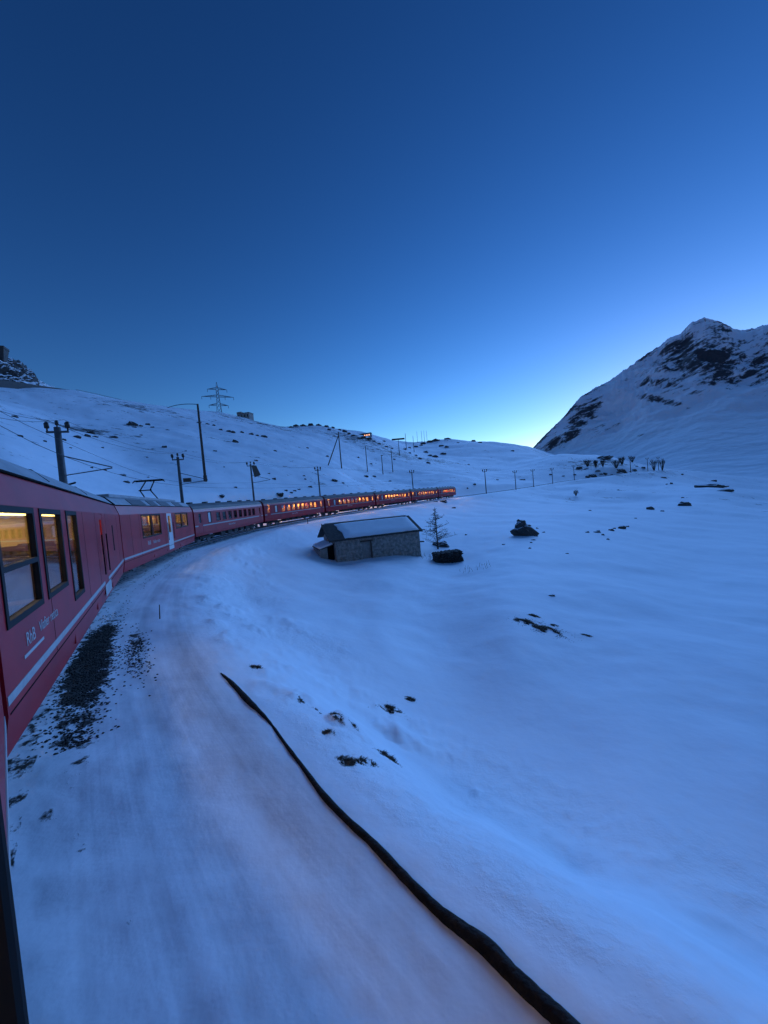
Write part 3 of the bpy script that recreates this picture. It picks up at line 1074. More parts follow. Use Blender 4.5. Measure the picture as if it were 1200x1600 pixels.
pg = MB()
px_ = 8.8
for sy in (-0.35, 0.35):
    pg.tube([(px_ + 1.6, sy, 3.72), (px_ + 0.15, sy * 0.8, 4.3), (px_ + 1.45, sy * 0.7, 4.98)], 0.04, 6)
pg.box(px_ + 0.3, px_ + 2.4, -0.45, 0.45, 3.70, 3.78)
pg.tube([(px_ + 1.45, -0.8, 4.98), (px_ + 1.45, 0.8, 4.98)], 0.045, 6).tube([(px_ + 1.10, -0.8, 4.99), (px_ + 1.10, 0.8, 4.99)], 0.045, 6)
for sy in (-0.8, 0.8):
    pg.tube([(px_ + 1.10, sy, 4.99), (px_ + 1.45, sy, 4.98)], 0.035, 5)
    pg.tube([(px_ + 1.10, sy, 4.99), (px_ + 1.10, sy * 1.15, 4.86)], 0.03, 5)
pg.tube([(px_ + 0.15, -0.35, 4.3), (px_ + 0.15, 0.35, 4.3)], 0.04, 6)
pg.build('pantograph', M['black'], c2)

# panel joints, sole bar and small hatches on the two near carriages
for (root_, xs_) in ((c1, (2.0, 5.25, L1 - 7.2, L1 - 5.0, L1 - 1.6)), (c2, (1.2, 2.4, 6.9, 9.3, 14.2))):
    for x_ in xs_:
        MB().box(x_, x_ + 0.012, -1.337, -1.330, 0.82, 2.77).build('panel_joint', M['black'], root_)
    MB().box(0.05, (l1 if root_ is c1 else l2) - 0.05, -1.338, -1.33, 0.795, 0.812).build('panel_joint', M['black'], root_)
for (x_, w_) in ((3.4, .5), (6.2, .7), (9.6, .5)):
    MB().box(x_, x_ + w_, -1.318, -1.29, 0.52, 0.72).build('skirt_hatch', M['red_old'], c1, bevel=0.01)
    MB().box(x_ + 1, x_ + 1 + w_, -1.318, -1.29, 0.52, 0.72).build('skirt_hatch', M['red_old'], c2, bevel=0.01)

# the older coaches
OLD_LABELS = ['dark unlit red coach with yellow line along its eaves', 'first red coach with lit windows, just behind the unlit coach', 'lit red coach directly above the left end of the stone hut roof',
              'lit red coach above the right part of the stone hut roof', 'lit red coach just left of the last coach', 'last and farthest lit red coach at the head of the train']
for i in range(2, 8):
    A_, B_ = JOINTS[i], JOINTS[i + 1]
    LL = (B_ - A_).length - 0.5
    tx = ((6.4, 1.18, 0.26, 'Rhätische Bahn'),)
    c, l, rp, rf = carriage('railway_carriage', A_, B_, zl(A_), 'old', old_windows(LL), old_doors(LL), OLD_LABELS[i - 2], lit=(i != 2), texts=tx, gap=0.5)
    for k in range(6):
        xx = 1.5 + k * (l - 3) / 5
        MB().box(xx - 0.2, xx + 0.2, -0.45, -0.05, 3.44, 3.60).build('roof_vent', M['roof_dark'], rf, bevel=0.04)

# headlamps at the head of the train
M['headlamp'] = emission('headlamp_light', (1.0, 0.62, 0.42), 90.0)
for (yy, zz) in ((-0.85, 1.15), (0.85, 1.15), (0.0, 3.05)):
    MB().tube([(l + 0.0, yy, zz), (l + 0.08, yy, zz)], 0.11, 12).build('headlamp', M['headlamp'], c)

# own carriage: dark frame of the open window just in front of the camera
o = MB().box(11.93, 12.05, -1.41, -1.28, 0.9, 2.17).build('window_post', M['black'], own, bevel=0.02)


# ------------------------------------------------------------------ pipe along the shoulder edge
def build_pipe():
    key = [(345, 1052), (362, 1068), (385, 1093), (405, 1112), (422, 1130), (445, 1162), (475, 1202), (505, 1243), (540, 1280), (585, 1322), (630, 1370), (680, 1420), (720, 1452), (760, 1482), (800, 1524), (840, 1562), (880, 1598), (950, 1665), (1040, 1745)]
    rad = [0.012, 0.055, 0.068, 0.04, 0.022, 0.028, 0.030, 0.046, 0.042, 0.048, 0.048, 0.052, 0.06, 0.072, 0.066, 0.066, 0.068, 0.07, 0.07]
    pts = []
    for (a, b) in key:
        g, dd = ground_at(a, b, 0.8, 40)
        pts.append(Vector((g.x, g.y, g.z + 0.004)))
    fine, fr = [], []
    for i in range(len(pts) - 1):
        for k in range(5):
            t = k / 5
            p0, p1, p2, p3 = pts[max(i - 1, 0)], pts[i], pts[i + 1], pts[min(i + 2, len(pts) - 1)]
            fine.append(0.5 * ((2 * p1) + (p2 - p0) * t + (2 * p0 - 5 * p1 + 4 * p2 - p3) * t * t + (3 * p1 - p0 - 3 * p2 + p3) * t ** 3))
            fr.append(.72 * rad[i] * (1 - t) + .72 * rad[i + 1] * t + rng.uniform(-0.0025, 0.0025))
    o = MB().tube(fine, fr, 12).build('pipe', M['pipe'], None, smooth=True)
    tag(o, 'long dark pipe half sunk in snow along the edge beside the track', 'pipe')


build_pipe()


# ------------------------------------------------------------------ catenary masts beside the line
def ins_top(mb, x, y, z, s=1.0):
    mb.tube([(x, y, z), (x, y, z + 0.10 * s), (x, y, z + 0.12 * s), (x, y, z + 0.30 * s), (x, y, z + 0.36 * s)], [0.03 * s, 0.03 * s, 0.085 * s, 0.095 * s, 0.04 * s], 8)


def mast(px, ytop, depth, label, arm_dir, rad=(0.17, 0.11), arms=True, name='catenary_mast', sc=1.0, bracket=True):
    top = pix(px, ytop, depth)
    # stand it upright: foot straight below the top
    gx, gy = top.x, top.y
    zg = hz(gx, gy)
    H = top.z - zg
    root = empty(name, (gx, gy, zg), math.atan2(arm_dir.y, arm_dir.x))
    Hp = H - 0.36 * sc
    MB().tube([(0, 0, -0.6), (0, 0, Hp)], [rad[0], rad[1]], 10).build('pole', M['mast'], root, smooth=True)
    if arms:
        MB().box(-0.5 * sc, 0.5 * sc, -0.05, 0.05, Hp - 0.30 * sc, Hp - 0.20 * sc).build('crossarm', M['mast'], root)
        for x in (-0.46, 0, 0.46):
            mb = MB()
            ins_top(mb, x * sc, 0, (Hp - 0.2 * sc) if x else Hp, sc * (1.35 if x else 1.0))
            mb.build('insulator', M['insul'], root, smooth=True)
    if bracket:
        mb = MB().tube([(0, 0, Hp - 1.5), (2.4, -.3, Hp - 2.3)], 0.03, 5).tube([(0, 0, Hp - 2.6), (2.4, -.3, Hp - 2.35)], 0.03, 5)
        mb.build('bracket', M['mast'], root)
    tag(root, label, 'mast', 'masts along the railway')
    return root, top


def track_dir_at(x, y):
    k = int(np.argmin(np.hypot(TRK[:, 0] - x, TRK[:, 1] - y)))
    a, b = TRK[max(k - 1, 0)], TRK[min(k + 1, len(TRK) - 1)]
    v = Vector(b - a)
    return v.normalized()


masts = []
MAST = [(88, 657, 20.5, 'thick near mast with three insulators above the nearest carriage roof', (0.22, 0.15), 1.0),
        (277, 708, 36, 'mast with three insulators beside the raised pantograph', (0.17, 0.12), 1.0),
        (391, 721, 53, 'mast carrying a flared grey board above the unlit coach', (0.15, 0.11), 1.0),
        (496, 729, 70, 'mast standing behind the joint of the first two lit coaches', (0.15, 0.11), 1.1),
        (643, 734, 103, 'mast behind the train above the right end of the hut', (0.16, 0.12), 1.3),
        (757, 733, 146, 'first mast right of the end of the train', (0.20, 0.14), 1.6),
        (804, 735, 172, 'second mast right of the end of the train', (0.19, 0.14), 1.6),
        (832, 733, 190, 'third mast right of the end of the train', (0.19, 0.14), 1.6),
        (862, 731, 206, 'fourth mast right of the end of the train', (0.19, 0.14), 1.6),
        (896, 727, 222, 'fifth mast right of the train, before the rocky knoll', (0.19, 0.14), 1.6),
        (984, 712, 248, 'mast beside the wide topped shrub on the right knoll', (0.22, 0.16), 1.7),
        (1011, 715, 255, 'thin mast right of the shrubs on the knoll', (0.20, 0.14), 1.6),
        (1028, 714, 261, 'last visible mast beside the blurred bushes on the knoll', (0.20, 0.14), 1.6)]
for (px, yt, dp, lab, rd, s) in MAST:
    t = pix(px, yt, dp)
    td = track_dir_at(t.x, t.y)
    # arms run along the camera-facing crosswise direction of the line
    ad = Vector((0.93, 0.30)) if dp < 120 else Vector((0.9, -0.3))
    r_, top = mast(px, yt, dp, lab, ad, rd, True, sc=s, bracket=dp < 60)
    masts.append((r_, top))
# flared board on the third mast
mb = MB()
pr = [(0.10, 0.0), (0.72, 0.0), (1.20, -1.32), (0.95, -1.45), (0.35, -1.62)]
Hb = masts[2][1].z - masts[2][0].location.z - 0.62
pr = [(x, z + Hb) for (x, z) in pr]
n = len(pr)
mb.v = [(x, -0.14, z) for (x, z) in pr] + [(x, -0.06, z) for (x, z) in pr]
mb.f = [tuple(range(n)), tuple(reversed(range(n, 2 * n)))] + [(i, n + i, n + (i + 1) % n, (i + 1) % n) for i in range(n)]
mb.build('flared_board', M['sign'], masts[2][0])
mb = MB()
mb.box(0.28, 0.95, -0.2, 0.2, masts[1][1].z - masts[1][0].location.z - 2.75, masts[1][1].z - masts[1][0].location.z - 2.4)
mb.build('switch_box', M['insul'], masts[1][0])
mb = MB().tube([(0, 0, 4.1), (-0.5, -0.2, 4.1)], 0.05, 6).tube([(0, 0, 4.5), (-0.45, -0.2, 4.45)], 0.05, 6)
mb.build('side_insulator', M['insul'], masts[0][0])

# wires: contact wire over the rails, two line wires along the mast tops
cw = MB().tube(track_pts(40, TRK_S[-1] - 70, 0.1, 5.05, 3.0), 0.010, 4)
tag(cw.build('contact_wire', M['wire']), 'thin contact wire above the train touching the pantograph', 'wire')
cw = MB()
pp = track_pts(40, TRK_S[-1] - 70, -0.1, 5.75, 3.0)
for i, p in enumerate(pp): p.z -= 0.35 * (0.5 - 0.5 * math.cos(2 * math.pi * i / 11))
tag(cw.tube(pp, 0.008, 4).build('catenary_wire', M['wire']), 'thin sagging catenary wire above the contact wire', 'wire')
for k, off in enumerate((-0.46, 0.46)):
    mb = MB()
    prev = None
    tops = [pix(-220, 560, 9.5)] + [t for (_, t) in masts[:10]]
    for i in range(len(tops) - 1):
        a, b = tops[i].copy(), tops[i + 1].copy()
        a.x += off * 0.9; b.x += off * 0.9
        seg_ = []
        for q in range(13):
            t = q / 12
            p = a.lerp(b, t)
            p.z -= 4 * t * (1 - t) * 0.5
            seg_.append(p)
        mb.tube(seg_, 0.009, 4)
    tag(mb.build('line_wire', M['wire']), ('line wire on the left insulators of the masts', 'line wire on the right insulators of the masts')[k], 'wire', 'line wires on the masts')


# ------------------------------------------------------------------ poles on the hillside
def hill_pole(px, ytop, ybase, label, rad=0.12, name='utility_pole', arm=None, dmin=40):
    g = None
    yb = ybase
    while g is None:
        g, dp = ground_at(px + (yb - ytop) * 0.085, yb, dmin)
        yb += 1.0
    H = (ybase - ytop) / 600 * dp
    root = empty(name, g)
    MB().tube([(0, 0, -0.5), (0, 0, H)], [rad * 1.15, rad * 0.8], 8).build('pole', M['wood'], root, smooth=True)
    tag(root, label, 'pole', 'poles on the hillside')
    return root, g, H, dp


pA, gA, HA, dA = hill_pole(311, 632, 752, 'tall wooden pole with a cable from its top on the left hillside', 0.19)
a = Vector((0, 0, HA - 0.05))
cable = []
far = pix(262, 637, dA + 18) - gA
for q in range(9):
    t = q / 8
    p = a.lerp(far, t)
    p.z += 1.2 * t * (1 - t)
    cable.append(p)
MB().tube(cable, 0.06, 6).build('cable', M['wire'], pA)
MB().tube([Vector((0, 0, 0)), Vector((0, 0, 0.9))], 0.28, 8).build('pole_foot', M['wood'], pA)
pB, gB, HB, dB = hill_pole(529, 675, 732, 'pole with a slanting brace forming an A on the hillside', 0.20)
ft, _ = ground_at(512, 727, 40)
MB().tube([ft - gB - Vector((0, 0, 0.4)), Vector((-0.1, 0, HB * 0.9))], [0.2, 0.16], 8).build('brace', M['wood'], pB)
hill_pole(571, 697, 737, 'bare pole right of the braced pole on the hillside', 0.19)
pD, gD, HD, dD = hill_pole(596, 711, 741, 'short pole with a small bracket on the hillside', 0.2)
MB().box(-0.3, 0.9, -0.1, 0.1, HD - 0.4, HD - 0.1).build('bracket', M['wood'], pD)
hill_pole(611, 703, 738, 'slim pole right of the short bracketed pole', 0.2)
pF, gF, HF, dF = hill_pole(622, 685, 712, 'pole with a wide dark crossbar on the hillside', 0.25)
wB = 20 / 600 * dF / 2
MB().box(-wB, wB, -0.5, 0.5, HF - 1.3, HF).build('crossbar', M['wood'], pF)
hill_pole(633, 677, 702, 'tall far pole right of the wide crossbar pole', 0.3)
hill_pole(645, 681, 706, 'shorter far pole in front of the skyline', 0.28)
for k, (xx, yt, yb) in enumerate(((651, 673, 690), (658, 673, 691), (662, 673, 691), (666, 673, 690))):
    hill_pole(xx, yt, yb, ('leftmost', 'second', 'third', 'rightmost')[k] + ' of four thin poles rising above the far ridge', 0.3)
g, dp = ground_at(249, 967, 4, 60)
st = MB().tube([(0, 0, -0.2), (0.03, 0.02, 22 / 600 * dp)], [0.018, 0.012], 6).build('marker_stick', M['wood'])
st.location = g
tag(st, 'short dark marker stick standing in the near snow', 'stick')
g, dp = ground_at(481, 818, 10)
st = MB().tube([(0, 0, -0.2), (0.0, 0.0, 7 / 600 * dp)], 0.05, 6).build('marker_stick', M['wood'])
st.location = g
tag(st, 'tiny post in the lit snow beside the second lit coach', 'stick')


# ------------------------------------------------------------------ lattice pylon on the ridge
def build_pylon():
    top = pix(338, 597, 410)
    zg = hz(top.x, top.y)
    base = pix(343, 650, 410)
    root = empty('lattice_pylon', (top.x, top.y, base.z - 3), R(25))
    H = top.z - root.location.z
    w0, w1, zt = 2.9, 1.15, H * 0.8
    wf = lambda z: w0 + (w1 - w0) * min(z / (H * 0.62), 1) if z < zt else w1 * max(0.05, (H - z) / (H - zt))
    for sx in (-1, 1):
        for sy in (-1, 1):
            MB().tube([(sx * wf(q), sy * wf(q), q) for q in (0, H * .3, H * .62, zt, H)], 0.20, 5).build('leg', M['lattice'], root)
    lv = [0, H * .16, H * .3, H * .42, H * .52, H * .62, H * .71, zt, H * .9]
    br = MB()
    for i in range(len(lv) - 1):
        a, b = lv[i], lv[i + 1]
        A_, B_ = wf(a), wf(b)
        for s in (-1, 1):
            for (p, q) in (((-A_, s * A_, a), (B_, s * B_, b)), ((A_, s * A_, a), (-B_, s * B_, b)), ((s * A_, -A_, a), (s * B_, B_, b)), ((s * A_, A_, a), (s * B_, -B_, b))):
                br.tube([p, q], 0.12, 4)
    br.build('bracing', M['lattice'], root)
    k = 410 / 600
    for (zz, hw) in ((H * .80, 14 * k), (H * .60, 23 * k), (H * .37, 14 * k)):
        ca = MB()
        for s in (-1, 1):
            tip = (s * hw, 0, zz)
            for sy in (-1, 1):
                ca.tube([(s * wf(zz), sy * wf(zz), zz), tip], 0.2, 4)
                ca.tube([(s * wf(zz), sy * wf(zz), zz + 1.9), tip], 0.2, 4)
            for q in (0.35, 0.65):
                xx = s * (abs(wf(zz)) + (hw - wf(zz)) * q)
                ca.tube([(xx, -0.5, zz), (xx, 0.5, zz + 1.9 * (1 - q))], 0.12, 4)
        arm = ca.build('crossarm', M['lattice'], root)
        ends = (-hw, hw) if hw < 12 else (-hw, -hw * .45, hw * .45, hw)
        for xx in ends:
            MB().tube([(xx, 0, zz), (xx, 0, zz - 3.0)], 0.22, 6).build('insulator', M['insul'], arm)
    tag(root, 'grey lattice pylon with three crossarms on the left ridge', 'pylon')


build_pylon()


# ------------------------------------------------------------------ walls, buildings and crag on the left ridge
def ridge_wall(name, pts, hpx, label, m, thick=1.0, cat='wall'):
    """a wall that stands on the slope; pts: (pixel x, pixel y of its foot, distance)"""
    P = [pix(*p) for p in pts]
    mb = MB()
    for i, (p, q) in enumerate(zip(P, pts)):
        h = hpx[i] / 600 * q[2]
        d = (P[min(i + 1, len(P) - 1)] - P[max(i - 1, 0)]); d.z = 0; d.normalize()
        n_ = Vector((-d.y, d.x, 0)) * thick
        b = len(mb.v)
        mb.v += [tuple(p - Vector((0, 0, 4))), tuple(p + Vector((0, 0, h))), tuple(p + n_ + Vector((0, 0, h))), tuple(p + n_ - Vector((0, 0, 4)))]
        if i:
            for k in range(4): mb.f.append((b - 4 + k, b - 4 + (k + 1) % 4, b + (k + 1) % 4, b + k))
    mb.f.append((0, 1, 2, 3)); e_ = len(mb.v); mb.f.append((e_ - 1, e_ - 2, e_ - 3, e_ - 4))
    return tag(mb.build(name, m), label, cat)


ridge_wall('retaining_wall', [(-30, 601, 184), (0, 602, 186), (30, 606, 202), (60, 610, 222), (95, 613, 245), (122, 614, 262)], [9, 9, 9, 8, 6, 3],
           'long dark retaining wall under the rocky outcrop at upper left', M['drystone'])
ridge_wall('retaining_wall', [(322, 648, 395), (335, 655, 395), (350, 658, 398), (362, 657, 402), (376, 654, 408)], [1.5, 7, 8, 6, 3],
           'dark curved retaining wall at the foot of the pylon', M['drystone'], 2)


def ridge_fence():
    root = empty('railing', pix(120, 611, 262))
    path = [(120, 611, 262), (150, 618, 280), (190, 627, 305), (230, 636, 328), (270, 642, 352), (310, 648, 378), (325, 649, 392)]
    P = [pix(*q) for q in path]
    P = [Vector((p.x, p.y, max(p.z, hz(p.x, p.y) + 0.4))) for p in P]
    MB().tube([p - root.location + Vector((0, 0, 0.9)) for p in P], 0.18, 5).build('rail', M['lattice'], root)
    for i in range(len(P) - 1):
        for t in (0, 0.5):
            p = P[i].lerp(P[i + 1], t) - root.location
            MB().tube([p - Vector((0, 0, 2.2)), p + Vector((0, 0, 1.0))], 0.12, 5).build('post', M['lattice'], root)
    tag(root, 'thin dark roadside railing along the crest of the left hill', 'railing')


ridge_fence()


def house(name, px, py, dp, w, d, h, roofh, label, wallm, rz, lit=False):
    p = pix(px, py, dp)
    root = empty(name, p, rz)
    MB().box(-w / 2, w / 2, -d / 2, d / 2, -4, h).build('wall', wallm, root)
    if roofh:
        mb = MB()
        mb.v = [(-w / 2 - .4, -d / 2 - .4, h), (w / 2 + .4, -d / 2 - .4, h), (w / 2 + .4, d / 2 + .4, h), (-w / 2 - .4, d / 2 + .4, h), (-w / 2 - .4, 0, h + roofh), (w / 2 + .4, 0, h + roofh)]
        mb.f = [(0, 1, 5, 4), (2, 3, 4, 5), (1, 2, 5), (3, 0, 4), (3, 2, 1, 0)]
        mb.build('roof', M['slate'], root)
    else:
        MB().box(-w / 2 - .3, w / 2 + .3, -d / 2 - .3, d / 2 + .3, h, h + 0.4).build('roof', M['slate'], root)
    n_ = max(1, int(w / 3))
    for k in range(n_):
        xx = -w / 2 + (k + .5) * w / n_
        f = MB().box(xx - .8, xx + .8, -d / 2 - .06, -d / 2 + .02, h * .3, h * .78).build('window', M['frame'], root)
        MB().box(xx - .66, xx + .66, -d / 2 - .09, -d / 2 - .065, h * .34, h * .74).build('pane', M['lamp_house'] if lit else M['glass_dark'], f)
    tag(root, label, 'building')
    return root


ho = house('stone_building', 384, 656, 415, 14, 9, 6.2, 0, 'small flat roofed stone building right of the pylon wall', M['plaster'], R(-12))
MB().box(-7.2, -2.2, -4.6, 2, 6.4, 8.2).build('raised_end', M['plaster'], ho)
house('stone_house', 575, 683, 500, 9, 6, 4.2, 1.5, 'small house with glowing window on the far ridge', M['plaster'], R(-20), lit=True)
house('stone_building', 562, 682, 500, 12, 6, 2.6, 0.8, 'low dark shed left of the glowing house on the far ridge', M['drystone'], R(-20))


def lump(n_lat, n_lon, seed, amp, f=1.3):
    """closed uneven boulder around the origin, radius about 1"""
    r_ = random.Random(seed)
    off = Vector((r_.uniform(-50, 50), r_.uniform(-50, 50), r_.uniform(-50, 50)))
    mb = MB()
    mb.v.append((0, 0, 1)); 
    for i in range(1, n_lat):
        th = math.pi * i / n_lat
        for j in range(n_lon):
            ph = 2 * math.pi * (j + 0.5 * (i % 2)) / n_lon
            mb.v.append((math.sin(th) * math.cos(ph), math.sin(th) * math.sin(ph), math.cos(th)))
    mb.v.append((0, 0, -1))
    out = []
    for v in mb.v:
        v = Vector(v)
        k = 1 + amp * (mnoise.noise(v * f + off) + 0.5 * mnoise.noise(v * f * 2.3 + off) + 0.25 * mnoise.noise(v * f * 5 + off))
        out.append(tuple(v * k))
    mb.v = out
    for j in range(n_lon):
        mb.f.append((0, 1 + j, 1 + (j + 1) % n_lon))
    for i in range(n_lat - 2):
        a, b = 1 + i * n_lon, 1 + (i + 1) * n_lon
        for j in range(n_lon):
            j2 = (j + 1) % n_lon
            if i % 2: mb.f += [(a + j, b + j, a + j2), (a + j2, b + j, b + j2)]
            else: mb.f += [(a + j, b + j, b + j2), (a + j, b + j2, a + j2)]
    last = len(mb.v) - 1
    a = 1 + (n_lat - 2) * n_lon
    for j in range(n_lon): mb.f.append((a + j, last, a + (j + 1) % n_lon))
    return mb


# crag at the upper left with a dark tower-like block on it
def build_crag():
    P0 = pix(-60, 610, 225)
    mb = lump(60, 110, 3, 0.55, 1.6)
    k = 225 / 600
    prof_top = lambda x: np.interp(x, [-80, 0, 20, 40, 55, 62, 80, 110], [75, 62, 50, 40, 30, 14, 7, 0])
    out = []
    root = empty('rock_outcrop', P0)
    vs = []
    # height field: x along the crest (pixels), y depth
    nx_, ny_ = 110, 50
    m2 = MB()
    for i in range(nx_):
        px = -110 + 235 * i / (nx_ - 1)
        for j in range(ny_):
            t = j / (ny_ - 1)
            prof = math.sin(min(t * 1.15, 1.0) * math.pi / 2) ** 0.8 if t < 0.87 else 1 - (t - .87) * 3
            hpx = prof_top(px) * prof
            depth = 222 + 40 * (px + 30) / 150 + 26 * t
            w = pix(px, 606 + 0.055 * px, depth)
            h = hpx / 600 * depth
            nn = mnoise.fractal(Vector((w.x * .12, w.y * .12, h * .25)), 1.0, 2.1, 5)
            n2 = abs(mnoise.noise(Vector((w.x * .07 + 9, w.y * .09, h * .3))))
            h += (nn * 1.5 - n2 * 2.5) * min(1, hpx / 18)
            h += 1.3 * mnoise.noise(Vector((w.x * .35, w.y * .35, h * .6))) * min(1, hpx / 18)
            m2.v.append((w.x + nn * 0.8, w.y + nn * 0.5, w.z + h - (4 if hpx <= 0.5 else 0)))
    for i in range(nx_ - 1):
        for j in range(ny_ - 1):
            a = i * ny_ + j
            m2.f.append((a, a + ny_, a + ny_ + 1, a + 1))
    me = m2.mesh('rock_outcrop', M['crag'], smooth=False)
    root_o = bpy.data.objects.new('rock_outcrop', me)
    COL.objects.link(root_o)
    bpy.data.objects.remove(root)
    tag(root_o, 'dark rocky outcrop streaked with snow at the upper left edge', 'rock')
    p = pix(2, 560, 245)
    b = empty('tower', p, R(20))
    s = 245 / 600
    mb = MB()
    w0, w1 = 4 * s, 7.5 * s
    h = 17 * s
    mb.v = [(-w0, -w0, -4), (w0, -w0, -4), (w0, w0, -4), (-w0, w0, -4), (-w1, -w1, h * .8), (w1, -w1, h * .8), (w1, w1, h * .8), (-w1, w1, h * .8)]
    mb.f = [(3, 2, 1, 0), (4, 5, 6, 7), (0, 1, 5, 4), (1, 2, 6, 5), (2, 3, 7, 6), (3, 0, 4, 7)]
    mb.build('shaft', M['slate'], b)
    MB().box(-w1 * 1.06, w1 * 1.06, -w1 * 1.06, w1 * 1.06, h * .8, h).build('top', M['slate'], b)
    tag(b, 'dark flared tower block on the outcrop at the upper left corner', 'tower')


build_crag()


# ------------------------------------------------------------------ stone hut
def build_hut():
    g0 = pix(527, 879, 33.5)
    g0.z = -2.95
    rz = R(20)
    root = empty('stone_hut', g0, rz)
    L, D, He, Hr = 8.07, 5.2, 2.28, 3.42     # length, depth, eaves, ridge
    Zb = -0.9

    def rough_wall(mb, a, b, z0, z1, zf=None, nx=40, nz=14, thick=0.4, seed=0):
        a, b = Vector(a), Vector(b)
        d = (b - a).normalized()
        n = Vector((d.y, -d.x))
        base = len(mb.v)
        for i in range(nx + 1):
            p = a.lerp(b, i / nx)
            ztop = zf(i / nx) if zf else z1
            for j in range(nz + 1):
                z = z0 + (ztop - z0) * j / nz
                e = 0 if i in (0, nx) or j == nz else 0.07 * mnoise.noise(Vector((p.x * 2.7 + seed, p.y * 2.7, z * 3.4))) + 0.04 * mnoise.noise(Vector((p.x * 7 + seed, p.y * 7, z * 8)))
                mb.v.append((p.x + n.x * e, p.y + n.y * e, z))
        for i in range(nx):
            for j in range(nz):
                q = base + i * (nz + 1) + j
                mb.f.append((q, q + nz + 1, q + nz + 2, q + 1))
    # long front wall with a door opening, far wall, gables
    dx0, dx1, dz = 2.35, 3.25, 1.75
    f = MB()
    rough_wall(f, (0, 0), (dx0, 0), Zb, He, nx=16, seed=1)
    rough_wall(f, (dx1, 0), (L, 0), Zb, He, nx=34, seed=2)
    rough_wall(f, (dx0, 0), (dx1, 0), dz, He, nx=6, nz=4, seed=3)
    f.add([(dx0, 0, Zb), (dx0, .3, Zb), (dx0, .3, dz), (dx0, 0, dz)], [(0, 1, 2, 3)]).add([(dx1, 0, Zb), (dx1, .3, Zb), (dx1, .3, dz), (dx1, 0, dz)], [(3, 2, 1, 0)])
    f.add([(dx0, 0, dz), (dx1, 0, dz), (dx1, .3, dz), (dx0, .3, dz)], [(0, 1, 2, 3)])
    f.build('wall', M['hutstone'], root)
    gz = lambda t: He + (Hr - He) * (1 - abs(2 * t - 1)) - 0.06
    f = MB(); rough_wall(f, (0, D), (0, 0), Zb, He, gz, nx=24, seed=5)
    f.build('gable_wall', M['hutstone'], root)
    f = MB(); rough_wall(f, (L, 0), (L, D), Zb, He, gz, nx=24, seed=6)
    f.build('gable_wall', M['hutstone'], root)
    f = MB(); rough_wall(f, (L, D), (0, D), Zb, He, nx=24, seed=7)
    f.build('wall', M['hutstone'], root)
    dr = MB()
    for k in range(5):
        w = (dx1 - dx0 - .04) / 5
        dr.box(dx0 + .02 + k * w, dx0 + .02 + (k + 1) * w - .012, .10, .15, Zb, dz - .03)
    do = dr.build('door', M['plaster'], root)
    MB().box(dx1 - .06, dx1 + .03, -.05, .1, Zb, dz).build('door_post', M['wood'], root)
    MB().box(dx0 - .15, dx1 + .15, -.06, .06, dz, dz + .14).build('lintel', M['wood'], root)
    # roof: two slopes with thickness
    ov = 0.38
    sl = (Hr - He) / (D / 2)
    rf = MB()
    ev = lambda y: He + sl * y
    th = .12

    def slope(ys, ye, xs, xe, z_off, t, mb):
        za, zb = (He + sl * ys if ys < D / 2 else 0), 0
    for (y0, y1) in ((-ov, D / 2), (D + ov, D / 2)):
        zz0 = He - sl * ov; zz1 = Hr
        v = [(-.55, y0, zz0), (L + .2, y0, zz0), (L + .2, y1, zz1), (-.55, y1, zz1)]
        v2 = [(x, y, z + th) for (x, y, z) in v]
        b_ = len(rf.v)
        rf.v += v + v2
        rf.f += [tuple(b_ + k for k in q) for q in ((3, 2, 1, 0), (4, 5, 6, 7), (0, 1, 5, 4), (1, 2, 6, 5), (3, 0, 4, 7))]
    roof = rf.build('roof', M['slate'], root)
    # ragged dark slabs along the eaves and verge
    sb = 0
    x = -.5
    while x < L + .1:
        w = rng.uniform(.35, .6)
        MB().box(x, x + w - .03, -ov - rng.uniform(.02, .12), -ov + .3, He - sl * ov + th - .03, He - sl * ov + th + rng.uniform(.02, .05)).build('slab', M['slate'], roof)
        x += w
    # snow on the front slope, left end bare
    nx_, ny_ = 64, 20
    sn = MB()
    for i in range(nx_ + 1):
        for j in range(ny_ + 1):
            u, v = i / nx_, j / ny_
            left = 0.55 + 0.22 * mnoise.noise(Vector((v * 4, 2.2, 0))) + 0.5 * (1 - v) * .6
            x = left + (L - .12 - left) * u
            edge = -ov + .10 + 0.06 * mnoise.noise(Vector((u * 14, 0, 0)))
            y = edge + (D / 2 - .17 - edge) * v
            tk = 0.16 * min(1, 12 * min(u, 1 - u) + .0) ** .5 * min(1, 7 * min(v, 1 - v)) ** .5
            sn.v.append((x, y, He + sl * y + th + .004 + tk + (0.025 * mnoise.noise(Vector((x * 1.3, y * 1.3, 0))) if tk > .08 else 0)))
    for i in range(nx_):
        for j in range(ny_):
            q = i * (ny_ + 1) + j
            sn.f.append((q, q + ny_ + 1, q + ny_ + 2, q + 1))
    sn.build('snow_cover', M['snow'], roof, smooth=True)
    sn = MB()
    y0, y1 = D / 2 + .2, D + ov - .1
    sn.add([(-.3, y0, Hr - sl * (y0 - D / 2) + th + .15), (L, y0, Hr - sl * (y0 - D / 2) + th + .15), (L, y1, Hr - sl * (y1 - D / 2) + th + .12), (-.3, y1, Hr - sl * (y1 - D / 2) + th + .12)], [(0, 1, 2, 3)])
    sn.build('snow_cover', M['snow'], roof)
